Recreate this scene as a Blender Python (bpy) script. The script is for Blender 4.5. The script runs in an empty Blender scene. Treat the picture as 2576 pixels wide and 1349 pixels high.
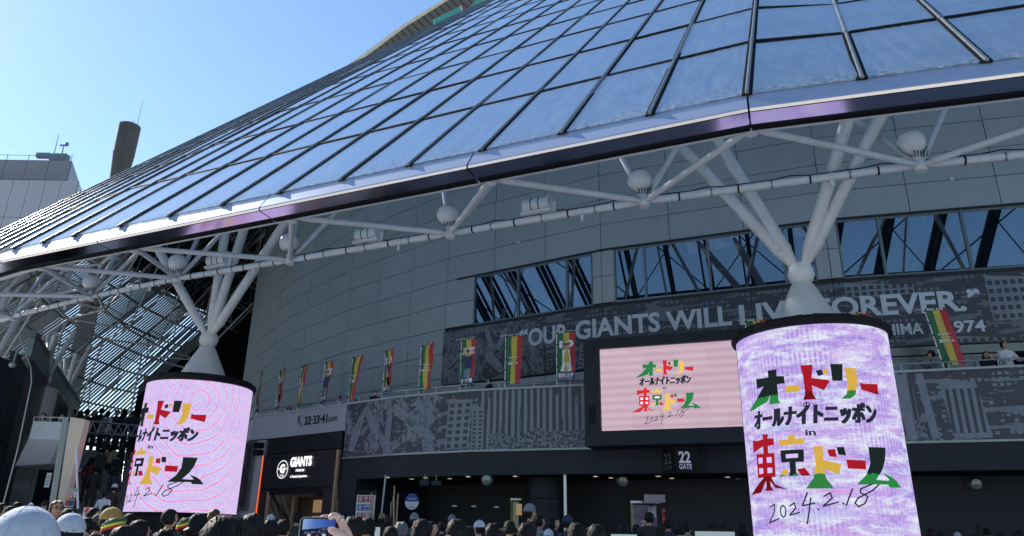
import bpy, bmesh, math, random
from mathutils import Vector, Matrix, noise
random.seed(7)
R = math.radians
S = bpy.context.scene
COL = S.collection

# ------------------------------------------------------------------ camera, world, sun, exposure
PITCH, ROLL, FOC = R(20.2), R(0.9), 1860.0
CAMP = Vector((0, 0, 1.5))
cd = bpy.data.cameras.new('camera'); cam = bpy.data.objects.new('camera', cd); COL.objects.link(cam)
cd.sensor_width = 36; cd.lens = FOC / 2576 * 36; cd.clip_start = 0.05; cd.clip_end = 3000
cam.location = CAMP
cam.matrix_world = Matrix.Translation(CAMP) @ Matrix.Rotation(PITCH + R(90), 4, 'X') @ Matrix.Rotation(ROLL, 4, 'Z')
S.camera = cam
SUN_EL, SUN_AZ = 34, -52            # degrees; azimuth measured from +Y towards +X
w = bpy.data.worlds.new('World'); S.world = w; w.use_nodes = True
nt = w.node_tree; nt.nodes.clear()
sky = nt.nodes.new('ShaderNodeTexSky'); sky.sky_type = 'NISHITA'; sky.sun_disc = False
sky.sun_elevation = R(SUN_EL); sky.sun_rotation = R(SUN_AZ)
sky.air_density = 1.3; sky.dust_density = 0.11; sky.ozone_density = 4.5
bgn = nt.nodes.new('ShaderNodeBackground'); bgn.inputs[1].default_value = 0.108
wo = nt.nodes.new('ShaderNodeOutputWorld')
nt.links.new(sky.outputs[0], bgn.inputs[0]); nt.links.new(bgn.outputs[0], wo.inputs[0])
sl = bpy.data.lights.new('sun', 'SUN'); sl.energy = 5.0; sl.angle = R(0.5); sl.color = (1, .93, .82)
so = bpy.data.objects.new('sun', sl); COL.objects.link(so)
sd = Vector((math.sin(R(SUN_AZ)) * math.cos(R(SUN_EL)), math.cos(R(SUN_AZ)) * math.cos(R(SUN_EL)), math.sin(R(SUN_EL))))
so.rotation_euler = sd.to_track_quat('Z', 'Y').to_euler(); so.location = (-40, 20, 60)
S.view_settings.view_transform = 'Standard'; S.view_settings.look = 'None'
S.view_settings.exposure = 0.85; S.view_settings.gamma = 1; S.view_settings.use_curve_mapping = False
S.cycles.max_bounces = 7; S.cycles.transparent_max_bounces = 24
S.cycles.use_denoising = True; S.cycles.sample_clamp_indirect = 6

# ------------------------------------------------------------------ survey helper: a sight line met with a real surface
def ray(x, y):
    u = (x - 1288) / FOC; v = (674.5 - y) / FOC
    u, v = u * math.cos(ROLL) - v * math.sin(ROLL), u * math.sin(ROLL) + v * math.cos(ROLL)
    return Vector((u, math.cos(PITCH) - v * math.sin(PITCH), math.sin(PITCH) + v * math.cos(PITCH)))
def at_y(x, y, Y):
    d = ray(x, y); return CAMP + d * (Y / d.y)
def at_z(x, y, Z):
    d = ray(x, y); return CAMP + d * ((Z - CAMP.z) / d.z)
def at_plane(x, y, p0, n):
    d = ray(x, y); return CAMP + d * ((Vector(p0) - CAMP).dot(n) / d.dot(n))

# ------------------------------------------------------------------ objects, tags
def tag(o, label=None, cat=None, group=None, kind=None):
    if label: o['label'] = label
    if cat: o['category'] = cat
    if group: o['group'] = group
    if kind: o['kind'] = kind
    return o
def thing(name, label, cat, loc=(0, 0, 0), group=None, rz=0):
    o = bpy.data.objects.new(name, None); COL.objects.link(o); o.location = loc; o.rotation_euler.z = rz
    return tag(o, label, cat, group)
def attach(o, parent):
    if parent is not None:
        o.parent = parent
        inv = Matrix.Identity(4); p = parent
        chain = []
        while p is not None:
            chain.append(p); p = p.parent
        w_ = Matrix.Identity(4)
        for q in reversed(chain):
            w_ = w_ @ (q.matrix_parent_inverse if q.parent else Matrix.Identity(4)) @ q.matrix_basis
        o.matrix_parent_inverse = w_.inverted()
class MB:
    def __init__(s): s.v = []; s.f = []; s.m = []; s.uv = {}
    def face(s, pts, mi=0, uv=None):
        i = len(s.v); s.v += [tuple(p) for p in pts]; s.f.append(tuple(range(i, i + len(pts)))); s.m.append(mi)
        if uv: s.uv[len(s.f) - 1] = uv
        return s
    def hexa(s, c, mi=0):
        i = len(s.v); s.v += [tuple(p) for p in c]
        for q in ((0, 3, 2, 1), (4, 5, 6, 7), (0, 1, 5, 4), (1, 2, 6, 5), (2, 3, 7, 6), (3, 0, 4, 7)):
            s.f.append(tuple(i + k for k in q)); s.m.append(mi)
        return s
    def box(s, c, sz, rz=0, mi=0):
        cx, cy, cz = c; a, b, h = sz[0] / 2, sz[1] / 2, sz[2] / 2; ca, sa = math.cos(rz), math.sin(rz)
        P = [(x * ca - y * sa + cx, x * sa + y * ca + cy, z + cz) for z in (-h, h) for x, y in ((-a, -b), (a, -b), (a, b), (-a, b))]
        return s.hexa(P, mi)
    def bar(s, p, q, wd, hd, up=(0, 0, 1), mi=0):
        p, q = Vector(p), Vector(q); d = (q - p).normalized(); x = d.cross(Vector(up))
        if x.length < 1e-4: x = d.cross(Vector((1, 0, 0)))
        x.normalize(); y = x.cross(d)
        P = [e + x * a * wd / 2 + y * b * hd / 2 for e in (p, q) for a, b in ((-1, -1), (1, -1), (1, 1), (-1, 1))]
        return s.hexa(P, mi)
    def tube(s, p, q, r0, r1=None, n=10, mi=0, cap=True):
        r1 = r0 if r1 is None else r1
        p, q = Vector(p), Vector(q); d = (q - p).normalized(); x = d.orthogonal().normalized(); y = d.cross(x)
        i = len(s.v)
        for c, r in ((p, r0), (q, r1)):
            for k in range(n):
                a = 2 * math.pi * k / n; s.v.append(tuple(c + x * math.cos(a) * r + y * math.sin(a) * r))
        for k in range(n):
            s.f.append((i + k, i + (k + 1) % n, i + n + (k + 1) % n, i + n + k)); s.m.append(mi)
        if cap:
            s.f.append(tuple(i + k for k in reversed(range(n)))); s.m.append(mi)
            s.f.append(tuple(i + n + k for k in range(n))); s.m.append(mi)
        return s
    def lathe(s, c, prof, n=32, mi=0, ax=(0, 0, 1)):
        c = Vector(c); d = Vector(ax).normalized(); x = d.orthogonal().normalized(); y = d.cross(x); i = len(s.v)
        for r, h in prof:
            for k in range(n):
                a = 2 * math.pi * k / n; s.v.append(tuple(c + d * h + x * math.cos(a) * r + y * math.sin(a) * r))
        for j in range(len(prof) - 1):
            for k in range(n):
                s.f.append((i + j * n + k, i + j * n + (k + 1) % n, i + (j + 1) * n + (k + 1) % n, i + (j + 1) * n + k)); s.m.append(mi)
        return s
    def ball(s, c, r, n=20, mi=0, sc=(1, 1, 1)):
        prof = [(max(1e-4, math.sin(math.pi * j / (n // 2)) * r), -math.cos(math.pi * j / (n // 2)) * r) for j in range(n // 2 + 1)]
        i = len(s.v); s.lathe((0, 0, 0), prof, n, mi)
        for k in range(i, len(s.v)):
            v = s.v[k]; s.v[k] = (c[0] + v[0] * sc[0], c[1] + v[1] * sc[1], c[2] + v[2] * sc[2])
        return s
    def mesh(s, name, mats, smooth=False):
        me = bpy.data.meshes.new(name); me.from_pydata(s.v, [], s.f)
        for m in (mats if isinstance(mats, (list, tuple)) else [mats]): me.materials.append(m)
        me.polygons.foreach_set('material_index', s.m)
        if s.uv:
            l = me.uv_layers.new(name='UVMap')
            for fi, uv in s.uv.items():
                for li, c in zip(me.polygons[fi].loop_indices, uv): l.data[li].uv = c
        if smooth:
            me.polygons.foreach_set('use_smooth', [True] * len(me.polygons)); me.set_sharp_from_angle(angle=R(40))
        me.update(); return me
    def build(s, name, mats, parent=None, smooth=False, **kw):
        return link(name, s.mesh(name, mats, smooth), parent, **kw)
def link(name, me, parent=None, **kw):
    o = bpy.data.objects.new(name, me); COL.objects.link(o)
    if parent is not None: attach(o, parent)
    return tag(o, **kw)
def copy_thing(src, loc, rz=0, **kw):
    c = src.copy(); COL.objects.link(c); c.location = loc; c.rotation_euler.z = rz
    for ch in src.children:
        d = ch.copy(); COL.objects.link(d); d.parent = c
        for g in ch.children:
            e = g.copy(); COL.objects.link(e); e.parent = d
    return tag(c, **kw)

# ------------------------------------------------------------------ materials
class NT:
    def __init__(s, name):
        s.mat = bpy.data.materials.new(name); s.mat.use_nodes = True; s.t = s.mat.node_tree
        s.t.nodes.clear(); s.out = s.t.nodes.new('ShaderNodeOutputMaterial')
    def n(s, typ, ins=None, **kw):
        nd = s.t.nodes.new('ShaderNode' + typ)
        for k, v in kw.items(): setattr(nd, k, v)
        for k, v in (ins or {}).items(): s.set(nd, k, v)
        return nd
    def set(s, nd, k, v):
        if hasattr(v, 'is_linked') or isinstance(v, bpy.types.NodeSocket): s.t.links.new(v, nd.inputs[k])
        elif isinstance(v, bpy.types.Node): s.t.links.new(v.outputs[0], nd.inputs[k])
        else: nd.inputs[k].default_value = v
    def m(s, op, a, b=0.0, c=0.0): return s.n('Math', {0: a, 1: b, 2: c}, operation=op).outputs[0]
    def mix(s, f, a, b): 
        nd = s.n('Mix', data_type='RGBA'); s.set(nd, 0, f); s.set(nd, 6, a); s.set(nd, 7, b); return nd.outputs[2]
    def coords(s, kind='Object'): return s.n('TexCoord').outputs[kind]
    def mapping(s, co, sc=(1, 1, 1), rot=(0, 0, 0), loc=(0, 0, 0)): return s.n('Mapping', {0: co, 1: loc, 2: rot, 3: sc}).outputs[0]
    def noise(s, co, sc, det=3, rough=.5, dist=0): return s.n('TexNoise', {'Vector': co, 'Scale': sc, 'Detail': det, 'Roughness': rough, 'Distortion': dist}).outputs[0]
    def ramp(s, f, stops):
        r = s.n('ValToRGB', {0: f}); e = r.color_ramp.elements
        while len(e) < len(stops): e.new(.5)
        for k, (p, c) in zip(e, stops): k.position = p; k.color = (*c, 1) if len(c) == 3 else c
        return r.outputs[0]
    def end(s, sh): s.t.links.new(sh if isinstance(sh, bpy.types.NodeSocket) else sh.outputs[0], s.out.inputs[0]); return s.mat
def c4(c): return (*c, 1)
def paint(name, col, rough=.5, metal=0, var=.12, scale=1.5, bump=0, spec=.5, coat=0):
    t = NT(name); co = t.coords()
    n1 = t.noise(co, scale, 5, .6)
    col2 = t.mix(t.ramp(n1, [(.3, (0, 0, 0)), (.7, (1, 1, 1))]), c4([c * (1 - var) for c in col]), c4([min(1, c * (1 + var)) for c in col]))
    b = t.n('BsdfPrincipled', {'Base Color': col2, 'Roughness': t.m('ADD', rough - .06, t.m('MULTIPLY', n1, .12)), 'Metallic': metal, 'Specular IOR Level': spec, 'Coat Weight': coat})
    if bump:
        bp = t.n('Bump', {'Strength': bump, 'Distance': .02, 'Height': t.noise(co, scale * 12, 4)}); t.set(b, 'Normal', bp)
    return t.end(b)
def emit(name, col, st):
    t = NT(name); return t.end(t.n('Emission', {0: c4(col), 1: st}))
M = {}
def m_white():
    t = NT('white_paint'); co = t.coords(); n1 = t.noise(co, 1.7, 5, .6); n2 = t.noise(t.mapping(co, (6, 6, 1.2)), 2.2, 6, .7)
    c = t.mix(t.ramp(n1, [(.3, (0, 0, 0)), (.7, (1, 1, 1))]), c4((.5, .53, .56)), c4((.62, .65, .68)))
    c = t.mix(t.ramp(n2, [(.6, (0, 0, 0)), (.72, (.7, .7, .7))]), c, c4((.27, .24, .2)))
    return t.end(t.n('BsdfPrincipled', {'Base Color': c, 'Roughness': t.m('ADD', .4, t.m('MULTIPLY', n2, .25))}))
M['white'] = m_white()
def m_clad():
    t = NT('cladding_grey'); co = t.coords(); rnd = t.n('ObjectInfo').outputs['Random']
    st = t.noise(t.mapping(co, (2.5, 2.5, .18)), 1.5, 5, .6); bl = t.noise(co, .35, 3)
    k = t.m('ADD', t.m('ADD', .9, t.m('MULTIPLY', rnd, .09)), t.m('ADD', t.m('MULTIPLY', t.m('SUBTRACT', st, .5), .14), t.m('MULTIPLY', t.m('SUBTRACT', bl, .5), .16)))
    c = t.n('VectorMath', {0: (.335, .385, .41), 1: t.n('CombineXYZ', {0: k, 1: k, 2: k}).outputs[0]}, operation='MULTIPLY').outputs[0]
    return t.end(t.n('BsdfPrincipled', {'Base Color': c, 'Roughness': t.m('ADD', .38, t.m('MULTIPLY', st, .15))}))
M['cladding'] = m_clad()
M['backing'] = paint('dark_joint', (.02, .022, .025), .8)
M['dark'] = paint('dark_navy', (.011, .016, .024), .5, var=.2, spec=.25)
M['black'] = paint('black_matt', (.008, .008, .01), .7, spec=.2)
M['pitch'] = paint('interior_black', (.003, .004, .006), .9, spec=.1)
M['steel'] = paint('brushed_steel', (.42, .44, .46), .3, .9, .1)
M['mullion'] = paint('mullion_grey', (.2, .22, .225), .32, .7, .1)
M['gasket'] = paint('black_gasket', (.008, .009, .012), .8, spec=.08)
M['gutter'] = paint('gutter_metal', (.3, .37, .52), .5, .35, .04, .4)
M['fascia'] = paint('polished_fascia', (.62, .6, .74), .14, 1.0, .05, .3)
M['ground'] = paint('plaza_paving', (.45, .45, .44), .6, var=.25, scale=.6, bump=.2)
M['concrete'] = paint('concrete', (.06, .058, .056), .85, var=.25, scale=.25, bump=.4)
M['tile'] = paint('pale_tile', (.34, .34, .38), .45, var=.06, scale=.2)
M['tile_dark'] = paint('grey_tile', (.2, .2, .225), .45, var=.06, scale=.2)
M['print'] = paint('mural_lettering', (.5, .57, .63), .5, var=.04)
M['wood'] = paint('pale_wood', (.32, .24, .15), .5, var=.2, scale=6)
M['green'] = paint('flag_green', (.02, .13, .055), .7, var=.1)
M['yellow'] = paint('flag_yellow', (.5, .42, .08), .7, var=.08)
M['red'] = paint('flag_red', (.4, .035, .045), .7, var=.1)
M['navy'] = paint('flag_navy', (.02, .04, .12), .7, var=.1)
M['flagwhite'] = paint('flag_white', (.75, .75, .78), .7, var=.04)
M['bronze'] = paint('bronze_relief', (.07, .075, .08), .4, .6, .3, 4, .5)
M['brick'] = paint('dark_slat', (.016, .018, .022), .45)
def m_glass(dirty=False):
    t = NT('canopy_glass_dusty' if dirty else 'canopy_glass'); g_ = t.n('NewGeometry')
    cs = t.m('ABSOLUTE', t.n('VectorMath', {0: g_.outputs['Normal'], 1: g_.outputs['Incoming']}, operation='DOT_PRODUCT').outputs['Value'])
    fr = t.m('ADD', .09, t.m('MULTIPLY', .91, t.m('POWER', t.m('SUBTRACT', 1, cs), 2.4)))
    tr = t.n('BsdfTransparent', {0: (.86, .92, .95, 1)}); gl = t.n('BsdfGlossy', {0: (.95, .97, 1, 1), 'Roughness': .015})
    a = t.n('MixShader', {0: fr, 1: tr, 2: gl})
    co = t.coords(); rnd = t.n('ObjectInfo').outputs['Random']; off = t.n('CombineXYZ', {0: t.m('MULTIPLY', rnd, 40), 1: t.m('MULTIPLY', rnd, 17)}).outputs[0]
    cv = t.n('VectorMath', {0: co, 1: off}, operation='ADD').outputs[0]
    film = t.m('ADD', .012, t.m('MULTIPLY', t.ramp(t.noise(t.mapping(cv, (3.5, .35, 1)), 1.6, 6, .65), [(.4, (0, 0, 0)), (.75, (1, 1, 1))]), t.m('ADD', .05, t.m('MULTIPLY', rnd, .07))))
    a = t.n('MixShader', {0: film, 1: a, 2: t.n('BsdfDiffuse', {0: (.6, .64, .68, 1)})})
    if dirty:
        up = t.n('SeparateXYZ', {0: co}).outputs[1]
        nz = t.noise(t.mapping(cv, (1.0, 3.4, 1)), 2.4, 9, .72, .8)
        k = t.m('ADD', t.m('MULTIPLY', nz, 2.0), t.m('SUBTRACT', t.m('SUBTRACT', 1.0, t.m('DIVIDE', up, 2.4)), 1.68))
        msk = t.ramp(k, [(.0, (0, 0, 0)), (.5, (.34, .34, .34))])
        a = t.n('MixShader', {0: msk, 1: a, 2: t.n('BsdfDiffuse', {0: t.mix(t.ramp(t.noise(cv, 11, 6), [(.42, (0, 0, 0)), (.58, (1, 1, 1))]), (.02, .025, .03, 1), (.5, .55, .6, 1))})})
    return t.end(a)
M['glass'] = m_glass(); M['glass_dirty'] = m_glass(True)
def m_window(k=.34):
    t = NT('window_glass'); b = t.n('BsdfDiffuse', {0: (.008, .012, .018, 1)}); g = t.n('BsdfGlossy', {0: (.75, .85, .95, 1), 'Roughness': .012})
    return t.end(t.n('MixShader', {0: k, 1: b, 2: g}))
M['window'] = m_window(); M['door_glass'] = m_window(.09)
def m_mural(name, s0, dark, light, seed, cuts):
    """flat print: torn ink strokes, window grids, stripes and a speckled crowd, switched along the wall"""
    t = NT(name); uv = t.mapping(t.coords('UV'), loc=(seed, seed * .37, 0)); base = t.coords('UV')
    s = t.n('SeparateXYZ', {0: base}).outputs[0]
    big = t.m('GREATER_THAN', t.noise(uv, .75, 2, .5, 1.6), .5)
    hatch = t.noise(t.mapping(uv, (3.2, .9, 1), (0, 0, R(32))), 3.2, 6, .62, .4)
    hatch2 = t.noise(t.mapping(uv, (1.1, 3.6, 1), (0, 0, R(24))), 2.6, 6, .62, .6)
    strokes = t.m('ADD', t.m('MULTIPLY', big, t.m('GREATER_THAN', hatch, .44)), t.m('MULTIPLY', t.m('SUBTRACT', 1, big), t.m('GREATER_THAN', hatch2, .58)))
    edge = t.m('LESS_THAN', t.m('ABSOLUTE', t.m('SUBTRACT', t.noise(uv, 1.6, 3, .5, 1.2), .5)), .012)
    strokes = t.m('MULTIPLY', strokes, t.m('SUBTRACT', 1, edge))
    br = t.n('TexBrick', {'Vector': uv, 'Color1': (1, 1, 1, 1), 'Color2': (.55, .55, .55, 1), 'Mortar': (0, 0, 0, 1), 'Scale': 1.0, 'Mortar Size': .035, 'Brick Width': .17, 'Row Height': .16}, offset=0.0).outputs[0]
    gate = t.m('GREATER_THAN', t.noise(t.mapping(uv, (.7, 1.6, 1)), 1.6, 3), .5)
    grid = t.m('MULTIPLY', t.m('GREATER_THAN', br, .7), gate)
    grid = t.m('MAXIMUM', grid, t.m('MULTIPLY', t.m('GREATER_THAN', t.noise(t.mapping(uv, (.5, 3, 1)), 1.5, 5), .57), .8))
    st = t.n('TexWave', {'Vector': uv, 'Scale': 1.5, 'Distortion': .5, 'Detail': 2}).outputs[1]
    stripes = t.m('MULTIPLY', t.m('GREATER_THAN', st, .45), t.m('GREATER_THAN', t.noise(t.mapping(uv, (4, .25, 1)), 2, 4), .44))
    z = t.n('SeparateXYZ', {0: base}).outputs[1]
    crowd = t.m('GREATER_THAN', t.noise(t.mapping(uv, (1.3, 1, 1)), 9, 3, .7), .5)
    low = t.m('LESS_THAN', t.m('ADD', z, t.m('MULTIPLY', t.noise(uv, 2, 3), 1.2)), cuts[4])
    c4_ = t.m('ADD', t.m('MULTIPLY', low, crowd), t.m('MULTIPLY', t.m('SUBTRACT', 1, low), stripes))
    w1 = t.m('ADD', s, t.m('MULTIPLY', t.m('SUBTRACT', t.noise(uv, 1.2, 3), .5), 1.2))
    a = t.mix(t.m('GREATER_THAN', w1, cuts[0]), t.n('CombineXYZ', {0: strokes, 1: strokes, 2: strokes}).outputs[0], t.n('CombineXYZ', {0: grid, 1: grid, 2: grid}).outputs[0])
    a = t.mix(t.m('GREATER_THAN', w1, cuts[1]), a, t.n('CombineXYZ', {0: stripes, 1: stripes, 2: stripes}).outputs[0])
    a = t.mix(t.m('GREATER_THAN', s, cuts[2]), a, t.n('CombineXYZ', {0: c4_, 1: c4_, 2: c4_}).outputs[0])
    a = t.mix(t.m('GREATER_THAN', w1, cuts[3]), a, t.n('CombineXYZ', {0: grid, 1: grid, 2: grid}).outputs[0])
    col = t.mix(a, c4(dark), c4(light))
    return t.end(t.n('BsdfPrincipled', {'Base Color': col, 'Roughness': .5}))
M['mural_low'] = m_mural('mural_print_parapet', 0, (.035, .045, .06), (.17, .2, .235), 3.1, (9.9, 11.6, 11.9, 24.5, 5.3))
M['mural_up'] = m_mural('mural_print_wall', 0, (.035, .045, .06), (.13, .155, .185), 8.7, (44.8, 99, 99, 99, 8.0))

# ------------------------------------------------------------------ polyline surfaces (curved facade, deck edge, eave)
class Path:
    def __init__(s, pts):
        s.p = [Vector((x, y, 0)) for x, y in pts]; s.s = [0.0]
        for a, b in zip(s.p, s.p[1:]): s.s.append(s.s[-1] + (b - a).length)
        s.o = 0.0
    def seg(s, t):
        t -= s.o
        for i in range(len(s.p) - 1):
            if t <= s.s[i + 1] + 1e-6 or i == len(s.p) - 2: return i, t - s.s[i]
    def __call__(s, t, z=0.0, off=0.0):
        i, r = s.seg(t); d = (s.p[i + 1] - s.p[i]).normalized(); n = Vector((d.y, -d.x, 0))
        q = s.p[i] + d * r + n * off; return Vector((q.x, q.y, z))
    def nrm(s, t): i, r = s.seg(t); d = (s.p[i + 1] - s.p[i]).normalized(); return Vector((d.y, -d.x, 0))
    def dirn(s, t): i, r = s.seg(t); return (s.p[i + 1] - s.p[i]).normalized()
    def kinks(s, a, b): return [k + s.o for k in s.s[1:-1] if a + 1e-4 < k + s.o < b - 1e-4]
    def spans(s, a, b):
        k = [a] + s.kinks(a, b) + [b]; return list(zip(k, k[1:]))
    def slab(s, mb, a, b, z0, z1, off, th, mi=0, uv=False):
        for u, v in s.spans(a, b):
            u2, v2 = u + 1e-5, v - 1e-5
            P = [s(u2, z0, off), s(v2, z0, off), s(v2, z0, off - th), s(u2, z0, off - th), s(u2, z1, off), s(v2, z1, off), s(v2, z1, off - th), s(u2, z1, off - th)]
            n0 = len(mb.f); mb.hexa(P, mi)
            if uv: mb.uv[n0 + 2] = [(u, z0), (v, z0), (v, z1), (u, z1)]
        return mb
WALL = Path([(-20.99, 63.6), (-20.18, 56.95), (-18.39, 50.49), (-15.66, 44.37), (-12.06, 38.72), (-7.74, 33.75), (-2.71, 29.32), (3.29, 25.51), (10.35, 22.49), (17.98, 20.45), (25.92, 19.47), (45, 18)])
DECK = Path([(-13.0, 34.6), (-10.54, 30.75), (-9.32, 29.95), (-3.94, 25.83), (-1.3, 24.41), (1.98, 23.31), (11.01, 20.6), (13.87, 19.65), (24, 17.4), (40, 15.5)])
DECK.o = -DECK.s[1]

def text_mesh(txt, h, bold=0.0, sx=1.0, space=1.0):
    cu = bpy.data.curves.new('text', 'FONT'); cu.body = txt; cu.size = 1; cu.offset = bold; cu.fill_mode = 'BOTH'; cu.resolution_u = 3
    cu.space_character = space
    o = bpy.data.objects.new('text', cu); COL.objects.link(o)
    dg = bpy.context.evaluated_depsgraph_get(); me = bpy.data.meshes.new_from_object(o.evaluated_get(dg))
    V = [v.co.copy() for v in me.vertices]; F = [tuple(p.vertices) for p in me.polygons]
    bpy.data.objects.remove(o); bpy.data.curves.remove(cu); bpy.data.meshes.remove(me)
    if not V: return [], [], 0, 0
    x0 = min(v.x for v in V); x1 = max(v.x for v in V); y0 = min(v.y for v in V); y1 = max(v.y for v in V)
    k = h / (y1 - y0)
    return [((v.x - x0) * k * sx, (v.y - y0) * k) for v in V], F, (x1 - x0) * k * sx, h
def cut_mesh(V, F, cuts):
    bm = bmesh.new(); vs = [bm.verts.new((x, y, 0)) for x, y in V]
    for f in F:
        try: bm.faces.new([vs[i] for i in f])
        except Exception: pass
    for c in cuts:
        bmesh.ops.bisect_plane(bm, geom=bm.verts[:] + bm.edges[:] + bm.faces[:], plane_co=(c, 0, 0), plane_no=(1, 0, 0))
    bm.verts.index_update()
    r = [(v.co.x, v.co.y) for v in bm.verts], [tuple(v.index for v in f.verts) for f in bm.faces]; bm.free(); return r
def path_text(txt, path, s0, z0, h, mat, parent, name='lettering', bold=.02, width=None, off=.04, sx=1.0, space=1.0, th=.012, dz=0.0):
    V, F, wd, _ = text_mesh(txt, h, bold, sx, space)
    k = (width / wd) if width else 1
    V = [(x * k, y) for x, y in V]
    V, F = cut_mesh(V, F, [c - s0 for c in path.kinks(s0, s0 + wd * k)])
    mb = MB(); mb.v = [tuple(path(s0 + x, z0 + y + dz * x, off)) for x, y in V]; mb.f = F; mb.m = [0] * len(F)
    return mb.build(name, mat, parent)
def plane_text(txt, org, ex, ey, h, mat, parent, name='lettering', bold=.02, width=None, sx=1.0, off=None):
    V, F, wd, _ = text_mesh(txt, h, bold, sx)
    k = (width / wd) if width else 1; ex, ey = Vector(ex), Vector(ey); org = Vector(org)
    mb = MB(); mb.v = [tuple(org + ex * x * k + ey * y) for x, y in V]; mb.f = F; mb.m = [0] * len(F)
    return mb.build(name, mat, parent)

# ------------------------------------------------------------------ ground
def gz(x, y):
    r = max(0.0, min(1.0, (y - 3.0) / 12.0)) * .32
    k = max(0.0, min(1.0, (y - 14) / 12.0)) * max(0.0, min(1.0, (-x - 10) / 5.0)) * .6
    return r + k
mb = MB(); xs = [-1500, -400, -120, -60] + [-40 + 2 * i for i in range(41)] + [60, 120, 400, 1500]; ys = [-1500, -300, -60, -20, -8] + [-4 + 2 * i for i in range(38)] + [120, 400, 1500]
mb.v = [(x, y, gz(x, y)) for y in ys for x in xs]
for j in range(len(ys) - 1):
    for i in range(len(xs) - 1):
        k = j * len(xs) + i; mb.f.append((k, k + 1, k + 1 + len(xs), k + len(xs))); mb.m.append(0)
mb.build('ground', M['ground'], kind='structure')

# ------------------------------------------------------------------ the domed hall: upper facade wall with its cladding panels
hall = thing('stadium_hall', 'huge grey panelled hall wall curving away behind the balcony and under the glass roof', 'stadium', WALL(30, 0))
mb = MB(); WALL.slab(mb, 0, WALL.s[-1], 0, 20, -.10, .5); WALL.slab(mb, 0, 20, 20.004, 24, -.10, .5)
mb.build('backing_wall', M['backing'], hall)
ROWS = [11.65 + 1.03 * k for k in range(-6, 9)]
WIN = [(41.5, 46.82), (47.68, 54.45), (55.22, 66.0)]
cols = []
for i in range(2, 9):
    a, b = WALL.s[i], WALL.s[i + 1]
    for j in range(3): cols.append((a + (b - a) * j / 3, a + (b - a) * (j + 1) / 3))
def clad(a, b, z0, z1):
    m_ = MB(); WALL.slab(m_, a + .012, b - .012, z0 + .012, z1 - .012, random.uniform(-.003, .003), .05)
    m_.build('cladding_panel', M['cladding'], hall)
for a, b in cols:
    if a < 12: continue
    for z0, z1 in zip(ROWS, ROWS[1:]):
        if z0 < 7 and a > 47: continue
        if z1 < 11.7 and b > 40.3:
            if z0 < 7.1 or a < 39.9:
                clad(a, b, z0, min(z1, 7.18) if a > 39.9 else z1); continue
            if z0 > 9.4:                 # the window band: only the piers between the ribbons
                edges = [a] + [e for w_ in WIN for e in w_ if a < e < b] + [b]
                for u, v in zip(edges, edges[1:]):
                    mid = (u + v) / 2
                    if not any(w0 < mid < w1 for w0, w1 in WIN): clad(u, v, max(z0, 9.53), z1)
            continue
        clad(a, b, z0, z1)
# tapered white stub lights on the wall joints
for px, py in ((1305, 611), (2393, 453)):
    p = None
    best = min((abs(at_plane(px, py, WALL(t), WALL.nrm(t)).to_2d().to_3d().__sub__(WALL(t).to_2d().to_3d()).length), t) for t in [40 + .1 * i for i in range(230)])
    t = best[1]; q = at_plane(px, py, WALL(t), WALL.nrm(t))
    m_ = MB(); m_.lathe(q + WALL.nrm(t) * .001, [(.001, .09), (.05, .085), (.075, .05), (.08, 0)], 16, ax=WALL.nrm(t)); m_.build('wall_lamp', M['white'], hall, smooth=True)
# ribbon windows
def ribbon(a, b, mull):
    z0, z1 = 9.56, 11.6
    es = [a] + mull + [b]
    for u, v in zip(es, es[1:]):
        m_ = MB(); WALL.slab(m_, u + .05, v - .05, z0 + .05, z1 - .05, -.05, .02); w_ = m_.build('window', M['window'], hall)
        m_ = MB(); WALL.slab(m_, u + .05, v - .05, z0, z0 + .05, .0, .08); WALL.slab(m_, u + .05, v - .05, z1 - .05, z1, .0, .08)
        for e in (u, v): WALL.slab(m_, e - .045 if e != u else e, e + .045 if e == u else e, z0, z1, .012, .1)
        m_.build('frame', M['mullion'], w_)
ribbon(WIN[0][0], WIN[0][1], [43.6, 45.75]); ribbon(WIN[1][0], WIN[1][1], [48.8, 51.05, 53.5]); ribbon(WIN[2][0], WIN[2][1], [56.5, 58.95, 61.4, 63.9])
mb = MB(); WALL.slab(mb, 40.6, 66, 11.6, 11.68, .03, .1); WALL.slab(mb, 41.4, 66, 9.45, 9.55, .03, .1); mb.build('window_ledge', M['backing'], hall)

# mural band above the balcony, with lettering
mur = thing('wall_mural', 'long black and grey printed mural with big white words under the ribbon windows', 'mural', WALL(50, 7.2))
es = [40.05] + [c[1] for c in cols if 40.2 < c[1] < 66]
for u, v in zip(es, es[1:]):
    m_ = MB(); WALL.slab(m_, u + .006, v - .006, 7.25, 9.44, .03, .06, uv=True); m_.build('mural_panel', M['mural_up'], mur)
P = lambda *a, **k: path_text(a[0], WALL, a[1], a[2], a[3], M['print'], mur, **k)
P('\u201c', 43.72, 8.78, .28, width=.36, bold=.05); P('OUR', 44.1, 8.34, .69, width=1.72, bold=.03)
P('GIANTS', 46.1, 8.33, .71, width=3.15, bold=.03); P('WILL', 49.45, 8.32, .69, width=2.2, bold=.03)
P('LIVE', 51.9, 8.3, .69, width=2.0, bold=.03); P('FOREVER.', 54.3, 8.25, .69, width=4.25, bold=.03); P('\u201d', 58.62, 8.66, .28, width=.36, bold=.05)
P('SHIGEO NAGASHIMA', 53.05, 7.6, .37, width=4.2, bold=.02); P('|', 57.52, 7.52, .52, width=.05, bold=.005); P('1974', 57.9, 7.58, .38, width=1.05, bold=.025)

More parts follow.
